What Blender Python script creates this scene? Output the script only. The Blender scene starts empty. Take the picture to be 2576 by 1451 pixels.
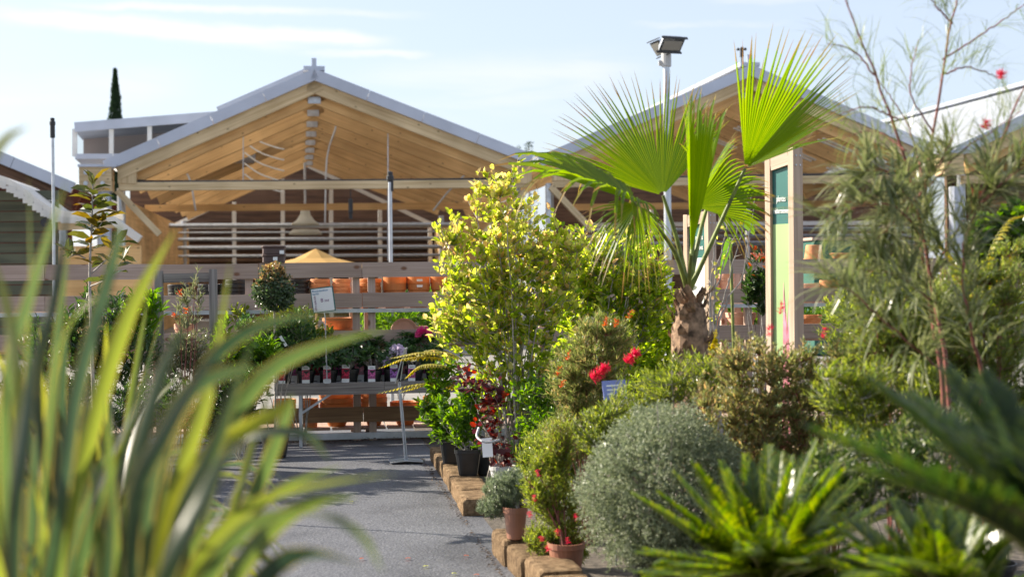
import bpy, math, random
import numpy as np
from mathutils import Vector, Matrix

random.seed(11)
rng = np.random.default_rng(11)
sc = bpy.context.scene
COL = sc.collection
rad = math.radians

# ------------------------------------------------------------------ camera, sky, sun, exposure
FPX = 3577.0                                   # focal length in pixels of a 2576 px wide picture (50 mm on 36 mm)
CAM_M = (Matrix.Translation((0, 0, 1.5)) @ Matrix.Rotation(rad(90 - 0.41), 4, 'X') @ Matrix.Rotation(rad(-0.55), 4, 'Z'))
cam = bpy.data.cameras.new('camera')
cam.lens = 50; cam.sensor_width = 36; cam.clip_start = 0.05; cam.clip_end = 4000
cam.dof.use_dof = True; cam.dof.focus_distance = 11.0; cam.dof.aperture_fstop = 2.4; cam.dof.aperture_blades = 0
cam_o = bpy.data.objects.new('camera', cam); COL.objects.link(cam_o)
cam_o.matrix_world = CAM_M
sc.camera = cam_o

SUN_EL, SUN_AZ = rad(31), math.atan2(-0.93, 0.37)      # azimuth measured from +Y towards +X
sun_dir = Vector((math.sin(SUN_AZ) * math.cos(SUN_EL), math.cos(SUN_AZ) * math.cos(SUN_EL), math.sin(SUN_EL)))
sl = bpy.data.lights.new('sun', 'SUN'); sl.energy = 5.0; sl.angle = rad(0.5); sl.color = (1.0, 0.90, 0.74)
so = bpy.data.objects.new('sun', sl); COL.objects.link(so)
so.rotation_euler = sun_dir.to_track_quat('Z', 'Y').to_euler()

w = bpy.data.worlds.new('World'); sc.world = w; w.use_nodes = True
nt = w.node_tree; N = nt.nodes; L = nt.links; N.clear()
def nd(tree, typ, **kw):
    n = tree.nodes.new(typ)
    for k, v in kw.items(): setattr(n, k, v)
    return n
sky = nd(nt, 'ShaderNodeTexSky', sky_type='NISHITA', sun_disc=False, sun_elevation=SUN_EL, sun_rotation=SUN_AZ, altitude=50,
         air_density=1.0, dust_density=1.6, ozone_density=3.0)
tc = nd(nt, 'ShaderNodeTexCoord')
def wmap(scale, loc=(0, 0, 0), rot=(0, 0, 0)):
    m = nd(nt, 'ShaderNodeMapping'); m.inputs['Scale'].default_value = scale; m.inputs['Location'].default_value = loc
    m.inputs['Rotation'].default_value = rot
    L.new(tc.outputs['Generated'], m.inputs['Vector']); return m
def wnoise(m, sc_, det, ro, dist=0.0):
    n = nd(nt, 'ShaderNodeTexNoise'); n.inputs['Scale'].default_value = sc_; n.inputs['Detail'].default_value = det
    n.inputs['Roughness'].default_value = ro; n.inputs['Distortion'].default_value = dist
    L.new(m.outputs[0], n.inputs['Vector']); return n
def wramp(inp, a, b):
    r = nd(nt, 'ShaderNodeMapRange', interpolation_type='SMOOTHSTEP'); r.inputs[1].default_value = a; r.inputs[2].default_value = b
    L.new(inp, r.inputs[0]); return r
n1 = wnoise(wmap((5, 5, 42), rot=(0, rad(-7), 0), loc=(1.35, 0.4, 0.62)), 1.0, 6, 0.56, 0.5)      # streaky cirrus
n2 = wnoise(wmap((3, 3, 7), loc=(3.3, 1.1, 0.4)), 1.0, 4, 0.5)             # broad veil
r1 = wramp(n1.outputs[0], 0.50, 0.66); r2 = wramp(n2.outputs[0], 0.30, 0.72)
sep = nd(nt, 'ShaderNodeSeparateXYZ'); L.new(tc.outputs['Generated'], sep.inputs[0])
r3 = wramp(sep.outputs[2], 0.30, -0.02)                                     # haze thickens towards the horizon
def wmath(op, a, b):
    m = nd(nt, 'ShaderNodeMath', operation=op, use_clamp=True)
    for i, v in enumerate((a, b)):
        if isinstance(v, (int, float)): m.inputs[i].default_value = v
        else: L.new(v, m.inputs[i])
    return m.outputs[0]
def wm2(op, a, b):
    m = nd(nt, 'ShaderNodeMath', operation=op)
    for i, v in enumerate((a, b)):
        if isinstance(v, (int, float)): m.inputs[i].default_value = v
        else: L.new(v, m.inputs[i])
    return m.outputs[0]
tu = wm2('DIVIDE', sep.outputs[0], sep.outputs[1]); tv = wm2('DIVIDE', sep.outputs[2], sep.outputs[1])
nw = wnoise(wmap((26, 26, 40)), 1.0, 5, 0.6); wob = wm2('MULTIPLY', wm2('SUBTRACT', nw.outputs[0], 0.5), 0.010)
def streak(u0, v0, u1, v1, th, amt):            # a cirrus band between two bearings, feathered at its ends
    sl_ = (v1 - v0) / (u1 - u0); c_ = wm2('ADD', wm2('MULTIPLY', wm2('SUBTRACT', tu, u0), sl_), v0)
    d_ = wm2('ABSOLUTE', wm2('ADD', wm2('SUBTRACT', tv, c_), wob), 0)
    a_ = wramp(d_, th, th * 0.1); e_ = wramp(wm2('ABSOLUTE', wm2('SUBTRACT', tu, (u0 + u1) / 2), 0), abs(u1 - u0) * 0.58, abs(u1 - u0) * 0.25)
    t_ = wramp(n1.outputs[0], 0.30, 0.60)
    return wmath('MULTIPLY', wmath('MULTIPLY', a_.outputs[0], e_.outputs[0]), wmath('MULTIPLY', t_.outputs[0], amt))
VV = lambda x, y: ((x - 1288) / FPX, (702 - y) / FPX)
stk = [streak(*VV(-80, 12), *VV(800, 112), 0.0105, 0.95), streak(*VV(100, 2), *VV(1060, 38), 0.0045, 0.8), streak(*VV(500, 66), *VV(1000, 110), 0.008, 0.9), streak(*VV(740, 128), *VV(1100, 142), 0.0045, 0.7),
       streak(*VV(1600, 70), *VV(1980, 68), 0.0035, 0.8), streak(*VV(1780, 14), *VV(2120, 8), 0.004, 0.7), streak(*VV(850, 240), *VV(1650, 200), 0.030, 0.5), streak(*VV(-200, 250), *VV(500, 200), 0.020, 0.4)]
veil = wmath('MAXIMUM', wmath('MULTIPLY', r1.outputs[0], 0.25), wmath('MULTIPLY', r2.outputs[0], 0.55))
veil = wmath('MAXIMUM', veil, wmath('MULTIPLY', r3.outputs[0], 0.75))
veil = wmath('MAXIMUM', veil, 0.62)
cirrus = 0.0
for k_ in stk: cirrus = wmath('MAXIMUM', cirrus, k_)
mix = nd(nt, 'ShaderNodeMix', data_type='RGBA'); L.new(veil, mix.inputs[0]); L.new(sky.outputs[0], mix.inputs[6])
mix.inputs[7].default_value = (3.25, 3.42, 3.85, 1)
bg = nd(nt, 'ShaderNodeBackground'); bg.inputs[1].default_value = 0.10; mix2 = nd(nt, 'ShaderNodeMix', data_type='RGBA'); L.new(cirrus, mix2.inputs[0]); L.new(mix.outputs[2], mix2.inputs[6]); mix2.inputs[7].default_value = (4.3, 4.28, 4.25, 1); L.new(mix2.outputs[2], bg.inputs[0])
out = nd(nt, 'ShaderNodeOutputWorld'); L.new(bg.outputs[0], out.inputs[0])

sc.view_settings.view_transform = 'Standard'; sc.view_settings.look = 'None'
sc.view_settings.exposure = 1.34; sc.view_settings.gamma = 1.0
try:
    sc.cycles.max_bounces = 8; sc.cycles.transparent_max_bounces = 12; sc.cycles.use_denoising = True
    sc.cycles.sample_clamp_indirect = 6.0; sc.cycles.sample_clamp_direct = 0
except Exception: pass

# ------------------------------------------------------------------ helpers
def P(x, y, d):                                 # a point d metres in front of the lens, seen at (x, y) of a 2576 x 1451 picture
    return CAM_M @ Vector(((x - 1288) / FPX * d, -(y - 725.5) / FPX * d, -d))
def PG(x, y):                                   # the ground point seen there
    o = CAM_M.translation; v = P(x, y, 1) - o
    return o + v * (-o.z / v.z)
AX = Vector((-0.149, 0.989, 0)).normalized()    # direction of the path and the hall ridges
PX = Vector((AX.y, -AX.x, 0))                   # to the right, along the shelving
UP = Vector((0, 0, 1))
WM = {}
def put(o, M, parent):
    if parent is not None:
        o.parent = parent; o.matrix_basis = WM[parent.name].inverted() @ M
    else: o.matrix_basis = M
    WM[o.name] = M
def tag(o, label=None, cat=None, group=None, kind=None):
    if label: o['label'] = label
    if cat: o['category'] = cat
    if group: o['group'] = group
    if kind: o['kind'] = kind
    return o
def thing(name, label, cat, loc, rotz=0.0, group=None, M=None):
    o = bpy.data.objects.new(name, None); COL.objects.link(o); o.empty_display_size = 0.1
    put(o, M if M is not None else Matrix.Translation(loc) @ Matrix.Rotation(rotz, 4, 'Z'), None)
    return tag(o, label, cat, group)
def copy_thing(o, M, label=None, group=None):
    r = o.copy(); COL.objects.link(r); r.matrix_basis = M; WM[r.name] = M
    if label: r['label'] = label
    if group: r['group'] = group
    for ch in [c for c in bpy.data.objects if c.parent == o]:
        c = ch.copy(); COL.objects.link(c); c.parent = r; WM[c.name] = M @ ch.matrix_basis
        for g in [e for e in bpy.data.objects if e.parent == ch]:
            d = g.copy(); COL.objects.link(d); d.parent = c
    return r

class MB:
    def __init__(s): s.V = []; s.F = []; s.UV = []; s.n = 0
    def add(s, V, F, uv=None, m=0):             # F: (k,3) or (k,4) int array
        V = np.asarray(V, float).reshape(-1, 3); F = np.asarray(F, int)
        s.V.append(V); s.F.append((F + s.n, m)); s.n += len(V)
        s.UV.append(np.zeros((len(V), 2)) if uv is None else np.asarray(uv, float))
    def build(s, name, mats, parent=None, smooth=False, bevel=0.0, base=None):
        V = np.concatenate(s.V); UV = np.concatenate(s.UV)
        M = WM[parent.name] if parent is not None else (Matrix.Translation(base) if base is not None else Matrix.Identity(4))
        Mi = np.array(M.inverted()); V = V @ Mi[:3, :3].T + Mi[:3, 3]
        me = bpy.data.meshes.new(name)
        idx = np.concatenate([f.ravel() for f, _ in s.F])
        tot = np.concatenate([np.full(len(f), f.shape[1]) for f, _ in s.F])
        mi = np.concatenate([np.full(len(f), m) for f, m in s.F])
        st = np.concatenate([[0], np.cumsum(tot)[:-1]])
        me.vertices.add(len(V)); me.vertices.foreach_set('co', V.ravel())
        me.loops.add(len(idx)); me.loops.foreach_set('vertex_index', idx.astype(np.int32))
        me.polygons.add(len(tot)); me.polygons.foreach_set('loop_start', st.astype(np.int32)); me.polygons.foreach_set('loop_total', tot.astype(np.int32))
        me.polygons.foreach_set('material_index', mi.astype(np.int32))
        me.polygons.foreach_set('use_smooth', np.full(len(tot), smooth))
        uvl = me.uv_layers.new(name='UVMap'); uvl.data.foreach_set('uv', UV[idx].ravel())
        me.update(calc_edges=True); me.validate()
        for m in (mats if isinstance(mats, (list, tuple)) else [mats]): me.materials.append(m)
        o = bpy.data.objects.new(name, me); COL.objects.link(o); put(o, M, parent)
        if bevel:
            b = o.modifiers.new('bevel', 'BEVEL'); b.width = bevel; b.segments = 1; b.limit_method = 'ANGLE'
        return o

def box(mb, c, ax, ay, az, m=0):                # c centre, ax/ay/az half vectors; uv runs along ax in metres
    c, ax, ay, az = (np.array(v, float) for v in (c, ax, ay, az))
    ou, ov = rng.uniform(0, 40, 2); lx, ly, lz = (2 * np.linalg.norm(v) for v in (ax, ay, az))
    V = []; uv = []; F = []
    for (n, a, b, la, lb, k) in ((ay, ax, az, lx, lz, 0), (-ay, -ax, az, lx, lz, 1), (az, -ax, ay, lx, ly, 2), (-az, ax, ay, lx, ly, 3)):
        i = len(V)
        for sa, sb in ((-1, -1), (1, -1), (1, 1), (-1, 1)):
            V.append(c + n + a * sa + b * sb); uv.append((ou + sa * la / 2, ov + k * 0.37 + sb * lb / 2))
        F.append((i, i + 3, i + 2, i + 1))
    for (n, a, b, la, lb) in ((ax, ay, az, ly, lz), (-ax, -ay, az, ly, lz)):
        i = len(V)
        for sa, sb in ((-1, -1), (1, -1), (1, 1), (-1, 1)):
            V.append(c + n + a * sa + b * sb); uv.append((ou + 3 + sa * la * 0.02, ov + sb * lb / 2))
        F.append((i, i + 1, i + 2, i + 3))
    V = np.array(V)
    for k, f in enumerate(F):                   # outward faces
        a, b, d = V[f[0]], V[f[1]], V[f[2]]
        if np.dot(np.cross(b - a, d - a), (a + d) / 2 - c) < 0: F[k] = f[::-1]
    key = {}; remap = []                        # keep corners split for clean uv
    mb.add(V, F, uv, m)
def beam(mb, p0, p1, wid, hei, up=UP, m=0):
    p0, p1 = Vector(p0), Vector(p1); d = p1 - p0; x = d.normalized()
    z = (Vector(up) - x * Vector(up).dot(x)); z = z.normalized() if z.length > 1e-5 else Vector((0, 1, 0)); y = z.cross(x)
    box(mb, (p0 + p1) / 2, d / 2, y * wid / 2, z * hei / 2, m)
def tube(mb, pts, r, n=6, cap=True, m=0):
    pts = np.array([tuple(p) for p in pts], float); k = len(pts)
    r = np.full(k, r) if np.isscalar(r) else np.asarray(r, float)
    T = np.gradient(pts, axis=0); T /= np.linalg.norm(T, axis=1)[:, None] + 1e-12
    a = np.array([0, 0, 1.0]) if abs(T[0][2]) < 0.9 else np.array([1.0, 0, 0])
    V = []; uv = []; acc = 0
    for i in range(k):
        a = a - T[i] * np.dot(a, T[i]); a /= np.linalg.norm(a) + 1e-12; b = np.cross(T[i], a)
        if i: acc += np.linalg.norm(pts[i] - pts[i - 1])
        for j in range(n):
            t = 2 * math.pi * j / n; V.append(pts[i] + r[i] * (math.cos(t) * a + math.sin(t) * b)); uv.append((acc, j / n * 6.283 * r[i]))
    F = [(i * n + j, i * n + (j + 1) % n, (i + 1) * n + (j + 1) % n, (i + 1) * n + j) for i in range(k - 1) for j in range(n)]
    mb.add(V, F, uv, m)
    if cap:
        for e, rev in ((0, True), (k - 1, False)):
            ring = V[e * n:(e + 1) * n]; c = pts[e]
            f = [(j, (j + 1) % n, n) for j in range(n)]
            if rev: f = [x[::-1] for x in f]
            mb.add(ring + [c], f, None, m)
def lathe(mb, prof, c, n=24, m=0, sq=0.0):      # profile [(r, z)] about c; sq > 0 squares it off
    c = np.array(tuple(c)); V = []; uv = []; k = len(prof)
    for (r, z) in prof:
        for j in range(n):
            t = 2 * math.pi * j / n; ca, sa = math.cos(t), math.sin(t)
            if sq: q = (abs(ca) ** sq + abs(sa) ** sq) ** (-1 / sq)
            else: q = 1
            V.append(c + np.array((r * q * ca, r * q * sa, z))); uv.append((t * 0.3, z))
    F = [(i * n + j, i * n + (j + 1) % n, (i + 1) * n + (j + 1) % n, (i + 1) * n + j) for i in range(k - 1) for j in range(n)]
    mb.add(V, F, uv, m)
def bez(pts, n=12):                             # smooth curve through points (Catmull-Rom)
    p = [np.array(tuple(q), float) for q in pts]; p = [2 * p[0] - p[1]] + p + [2 * p[-1] - p[-2]]
    o = []; segs = len(p) - 3
    for t in np.linspace(0, segs - 1e-6, n):
        i = int(t); f = t - i; a, b, c, d = p[i:i + 4]
        o.append(0.5 * (2 * b + (c - a) * f + (2 * a - 5 * b + 4 * c - d) * f * f + (3 * b - a - 3 * c + d) * f ** 3))
    return np.array(o)

# leaf templates: x along the leaf (0..1), y across, z up
T_BROAD = (np.array([(0, 0, 0), (.5, 0, -.05), (1, 0, -.14), (.25, .36, .06), (.7, .33, .02), (.25, -.36, .06), (.7, -.33, .02)]),
           np.array([(0, 1, 4, 3), (0, 5, 6, 1)]), np.array([(1, 2, 4), (1, 6, 2)]))
T_LONG = (np.array([(0, 0, 0), (.5, 0, .02), (1, 0, -.14), (.35, .5, .05), (.75, .38, .03), (.35, -.5, .05), (.75, -.38, .03)]),
          np.array([(0, 1, 4, 3), (0, 5, 6, 1)]), np.array([(1, 2, 4), (1, 6, 2)]))
T_SMALL = (np.array([(0, 0, 0), (.45, .5, .06), (1, 0, -.05), (.45, -.5, .06)]), None, np.array([(0, 2, 1), (0, 3, 2)]))
T_NEEDLE = (np.array([(0, .5, 0), (0, -.5, 0), (.35, .5, .07), (.35, -.5, .07), (.7, .42, .02), (.7, -.42, .02), (1, .1, -.12), (1, -.1, -.12)]),
            np.array([(0, 1, 3, 2), (2, 3, 5, 4), (4, 5, 7, 6)]), None)
def leaves(mb, tmpl, pos, dirs, nrm, size, width, m=0):
    pos = np.asarray(pos, float); n = len(pos)
    if n == 0: return
    X = np.asarray(dirs, float); X = X / (np.linalg.norm(X, axis=1)[:, None] + 1e-9)
    Z = np.asarray(nrm, float); Z = Z - X * (X * Z).sum(1)[:, None]; Z /= np.linalg.norm(Z, axis=1)[:, None] + 1e-9
    Y = np.cross(Z, X)
    size = np.broadcast_to(size, n)[:, None, None]; width = np.broadcast_to(width, n)[:, None, None]
    t = tmpl[0]
    V = pos[:, None, :] + size * t[None, :, 0, None] * X[:, None, :] + width * t[None, :, 1, None] * Y[:, None, :] + size * t[None, :, 2, None] * Z[:, None, :]
    k = len(t); off = (np.arange(n) * k)[:, None, None]
    uv = np.tile(np.stack([t[:, 1] + .5, t[:, 0]], 1), (n, 1))
    V = V.reshape(-1, 3); first = True
    for f in (tmpl[1], tmpl[2]):
        if f is None: continue
        F = (f[None] + off).reshape(-1, f.shape[1])
        if first: mb.add(V, F, uv, m); base = mb.n - len(V); first = False
        else: mb.F.append((F + base, m))
def rdir(n, zlo=-1.0, zhi=1.0):
    z = rng.uniform(zlo, zhi, n); t = rng.uniform(0, 2 * math.pi, n); r = np.sqrt(1 - z * z)
    return np.stack([r * np.cos(t), r * np.sin(t), z], 1)
def in_ells(ells, n, shell=0.0):                # random points in a union of ellipsoids [(centre, radii)]
    vol = np.array([e[1][0] * e[1][1] * e[1][2] for e in ells]); vol = vol ** 0.8; k = rng.choice(len(ells), n, p=vol / vol.sum())
    d = rdir(n); r = (shell ** 3 + (1 - shell ** 3) * rng.random(n)) ** (1 / 3)
    C = np.array([tuple(e[0]) for e in ells])[k]; R = np.array([tuple(e[1]) for e in ells])[k]
    return C + d * r[:, None] * R, k
def EL(x, y, d, rx, ry, rz=None):
    rx, ry = rx * d / FPX, ry * d / FPX
    return (P(x, y, d), (rx, (rx * 0.85 if rz is None else rz), ry))

# ------------------------------------------------------------------ materials
MATS = {}
def newmat(name):
    m = bpy.data.materials.new(name); m.use_nodes = True; t = m.node_tree; t.nodes.clear()
    o = nd(t, 'ShaderNodeOutputMaterial'); return m, t, o
def rampn(t, stops, inp=None):
    r = nd(t, 'ShaderNodeValToRGB'); e = r.color_ramp.elements
    while len(e) < len(stops): e.new(0.5)
    for i, (p, c) in enumerate(stops): e[i].position = p; e[i].color = (*c, 1)
    if inp is not None: t.links.new(inp, r.inputs[0])
    return r
def leafmat(name, cols, trans=0.5, tcol=1.5, rough=0.42, spec=0.4):
    m, t, o = newmat(name)
    g = nd(t, 'ShaderNodeNewGeometry'); k = len(cols)
    r = rampn(t, [(i / max(1, k - 1), c) for i, c in enumerate(cols)], g.outputs['Random Per Island'])
    p = nd(t, 'ShaderNodeBsdfPrincipled'); p.inputs['Roughness'].default_value = rough; p.inputs['Specular IOR Level'].default_value = spec
    t.links.new(r.outputs[0], p.inputs['Base Color'])
    h = nd(t, 'ShaderNodeHueSaturation'); h.inputs['Value'].default_value = tcol; h.inputs['Saturation'].default_value = 1.12; h.inputs['Hue'].default_value = 0.49
    t.links.new(r.outputs[0], h.inputs['Color'])
    tr = nd(t, 'ShaderNodeBsdfTranslucent'); t.links.new(h.outputs[0], tr.inputs[0])
    mx = nd(t, 'ShaderNodeMixShader'); mx.inputs[0].default_value = trans
    t.links.new(p.outputs[0], mx.inputs[1]); t.links.new(tr.outputs[0], mx.inputs[2]); t.links.new(mx.outputs[0], o.inputs[0])
    return m
def plain(name, col, rough=0.5, metal=0.0, var=0.12, scale=6.0, bump=0.0, spec=0.5, trans=0.0):
    m, t, o = newmat(name)
    c = nd(t, 'ShaderNodeTexCoord'); n = nd(t, 'ShaderNodeTexNoise'); n.inputs['Scale'].default_value = scale; n.inputs['Detail'].default_value = 6
    t.links.new(c.outputs['Object'], n.inputs['Vector'])
    a = tuple(max(0, x * (1 - var * 2)) for x in col); b = tuple(min(1, x * (1 + var)) for x in col)
    r = rampn(t, [(0.3, a), (0.7, b)], n.outputs[0])
    p = nd(t, 'ShaderNodeBsdfPrincipled'); p.inputs['Roughness'].default_value = rough; p.inputs['Metallic'].default_value = metal
    p.inputs['Specular IOR Level'].default_value = spec
    t.links.new(r.outputs[0], p.inputs['Base Color']); last = p.outputs[0]
    if bump:
        n2 = nd(t, 'ShaderNodeTexNoise'); n2.inputs['Scale'].default_value = scale * 8; n2.inputs['Detail'].default_value = 4
        t.links.new(c.outputs['Object'], n2.inputs['Vector'])
        bp = nd(t, 'ShaderNodeBump'); bp.inputs['Strength'].default_value = bump; bp.inputs['Distance'].default_value = 0.01
        t.links.new(n2.outputs[0], bp.inputs['Height']); t.links.new(bp.outputs[0], p.inputs['Normal'])
    if trans:
        tr = nd(t, 'ShaderNodeBsdfTranslucent'); t.links.new(r.outputs[0], tr.inputs[0])
        mx = nd(t, 'ShaderNodeMixShader'); mx.inputs[0].default_value = trans
        t.links.new(last, mx.inputs[1]); t.links.new(tr.outputs[0], mx.inputs[2]); last = mx.outputs[0]
    t.links.new(last, o.inputs[0]); return m
def woodmat(name, light, dark, knots=True, rough=0.75, gu=1.6, gv=70, knotcol=None):
    m, t, o = newmat(name)
    c = nd(t, 'ShaderNodeTexCoord')
    mp = nd(t, 'ShaderNodeMapping'); mp.inputs['Scale'].default_value = (gu, gv, 1); t.links.new(c.outputs['UV'], mp.inputs[0])
    n = nd(t, 'ShaderNodeTexNoise'); n.inputs['Scale'].default_value = 1; n.inputs['Detail'].default_value = 5; n.inputs['Distortion'].default_value = 0.6
    t.links.new(mp.outputs[0], n.inputs['Vector'])
    r = rampn(t, [(0.32, dark), (0.55, light), (0.75, tuple(min(1, x * 1.12) for x in light))], n.outputs[0])
    n3 = nd(t, 'ShaderNodeTexNoise'); n3.inputs['Scale'].default_value = 0.9; n3.inputs['Detail'].default_value = 2
    t.links.new(c.outputs['UV'], n3.inputs['Vector'])
    mv = nd(t, 'ShaderNodeMix', data_type='RGBA', blend_type='MULTIPLY'); mv.inputs[0].default_value = 1.0
    r3 = rampn(t, [(0.35, (0.78, 0.76, 0.74)), (0.65, (1.05, 1.05, 1.05))], n3.outputs[0])
    t.links.new(r.outputs[0], mv.inputs[6]); t.links.new(r3.outputs[0], mv.inputs[7]); col = mv.outputs[2]
    if knots:
        mk = nd(t, 'ShaderNodeMapping'); mk.inputs['Scale'].default_value = (1.3, 2.1, 1); t.links.new(c.outputs['UV'], mk.inputs[0])
        v = nd(t, 'ShaderNodeTexVoronoi', voronoi_dimensions='2D'); v.inputs['Scale'].default_value = 1
        t.links.new(mk.outputs[0], v.inputs['Vector'])
        kr = rampn(t, [(0.022, (1, 1, 1)), (0.05, (0, 0, 0))], v.outputs[0])
        mx = nd(t, 'ShaderNodeMix', data_type='RGBA'); t.links.new(kr.outputs[0], mx.inputs[0]); t.links.new(col, mx.inputs[6])
        mx.inputs[7].default_value = (*(knotcol or tuple(x * 0.5 for x in dark)), 1); col = mx.outputs[2]
    p = nd(t, 'ShaderNodeBsdfPrincipled'); p.inputs['Roughness'].default_value = rough; p.inputs['Specular IOR Level'].default_value = 0.25
    bp = nd(t, 'ShaderNodeBump'); bp.inputs['Strength'].default_value = 0.25; bp.inputs['Distance'].default_value = 0.004
    t.links.new(n.outputs[0], bp.inputs['Height']); t.links.new(bp.outputs[0], p.inputs['Normal'])
    t.links.new(col, p.inputs['Base Color']); t.links.new(p.outputs[0], o.inputs[0]); return m
def flowermat(name, cols, trans=0.35): return leafmat(name, cols, trans, 1.2, 0.5, 0.2)

M_LARCH = woodmat('glulam timber', (0.72, 0.465, 0.215), (0.60, 0.365, 0.155), gu=0.5, gv=16)
M_FASCIA = woodmat('weathered fascia timber', (0.66, 0.52, 0.32), (0.50, 0.37, 0.20), gu=0.5, gv=16)
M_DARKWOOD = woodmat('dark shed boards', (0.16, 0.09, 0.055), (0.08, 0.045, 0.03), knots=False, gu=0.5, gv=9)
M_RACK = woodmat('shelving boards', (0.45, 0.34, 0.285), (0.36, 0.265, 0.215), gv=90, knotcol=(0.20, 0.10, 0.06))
M_GREYWOOD = woodmat('silvered timber', (0.30, 0.275, 0.26), (0.15, 0.13, 0.125), gv=60)
M_RACKSHADE = woodmat('shaded shelving boards', (0.27, 0.165, 0.09), (0.19, 0.11, 0.06), gv=60)  # bottom-row boards: shade and orange bounce painted into the timber colour
M_POST = woodmat('sign timber', (0.52, 0.40, 0.31), (0.42, 0.31, 0.235), knots=False, gv=40)
M_ZINC = plain('zinc sheet', (0.46, 0.49, 0.57), 0.42, 0.55, 0.06, 1.2)
M_GALV = plain('galvanised steel', (0.50, 0.53, 0.57), 0.38, 0.8, 0.1, 9)
M_WHITE = plain('white painted metal', (0.72, 0.72, 0.70), 0.4, 0, 0.05, 3)
M_ROOF = plain('translucent roof sheet', (0.76, 0.78, 0.80), 0.35, 0, 0.06, 0.7, trans=0.48)
M_CORR = plain('corrugated roof', (0.66, 0.68, 0.70), 0.25, 0.5, 0.05, 1)
M_BLACKP = plain('black plastic', (0.016, 0.017, 0.019), 0.42, 0, 0.2, 14)
M_DARK = plain('dark rubber', (0.02, 0.021, 0.024), 0.5)
M_GREYP = plain('pale grey plastic', (0.42, 0.43, 0.44), 0.4, 0, 0.05, 10)
M_LABEL = plain('white card', (0.80, 0.80, 0.80), 0.35, 0, 0.02)
M_TERRA = plain('terracotta', (0.66, 0.27, 0.11), 0.75, 0, 0.12, 7, 0.15)
M_TERRAP = plain('terracotta plastic', (0.72, 0.29, 0.09), 0.5, 0, 0.06, 7, trans=0.35)
M_PINKT = plain('pale terracotta', (0.62, 0.36, 0.26), 0.8, 0, 0.08, 7, 0.15)
M_BROWNP = plain('brown plastic', (0.30, 0.135, 0.085), 0.5, 0, 0.08, 8)
M_BROWNB = plain('dark brown trough', (0.075, 0.042, 0.036), 0.45, 0, 0.1, 8)
M_SOIL = plain('potting soil', (0.05, 0.035, 0.025), 0.95, 0, 0.3, 40, 0.8)
M_BARK = plain('grey bark', (0.38, 0.345, 0.31), 0.8, 0, 0.25, 30, 0.3)
M_REDBARK = plain('red bark', (0.22, 0.07, 0.055), 0.7, 0, 0.25, 30)
M_BLUEP = plain('blue panel', (0.22, 0.27, 0.62), 0.4, 0, 0.05)
M_TEAL = plain('teal print', (0.018, 0.125, 0.115), 0.4, 0, 0.03)
M_LIME = plain('lime print', (0.32, 0.45, 0.20), 0.4, 0, 0.08, 2)
M_PINKPR = plain('pink print', (0.75, 0.25, 0.34), 0.4, 0, 0.25, 9)
M_LILACPR = plain('lilac print', (0.60, 0.56, 0.78), 0.4, 0, 0.25, 20)
M_TXTW = plain('white lettering', (0.85, 0.87, 0.86), 0.4, 0, 0.0)
M_TXTP = plain('plum lettering', (0.20, 0.05, 0.16), 0.4, 0, 0.0)
M_TXTB = plain('blue lettering', (0.04, 0.20, 0.38), 0.4, 0, 0.0)
M_SHADE = plain('cream lamp glass', (0.72, 0.70, 0.60), 0.3, 0, 0.05, 4, trans=0.4)
M_LENS = plain('dusty lamp glass', (0.20, 0.20, 0.19), 0.2, 0, 0.05, 4)
M_TENT = plain('ochre canvas', (0.55, 0.33, 0.10), 0.8, 0, 0.08, 3, trans=0.3)
M_AWN = plain('white awning', (0.78, 0.76, 0.72), 0.6, 0, 0.04, 3, trans=0.25)
M_GREENBOARD = woodmat('green grey slats', (0.11, 0.12, 0.085), (0.07, 0.08, 0.06), knots=False, gu=0.5, gv=9)
M_REDBOARD = woodmat('dark red boards', (0.15, 0.05, 0.035), (0.08, 0.025, 0.02), knots=False, gu=0.5, gv=9)
M_GREENCLOTH = plain('dark green cloth', (0.02, 0.10, 0.075), 0.8)

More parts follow.
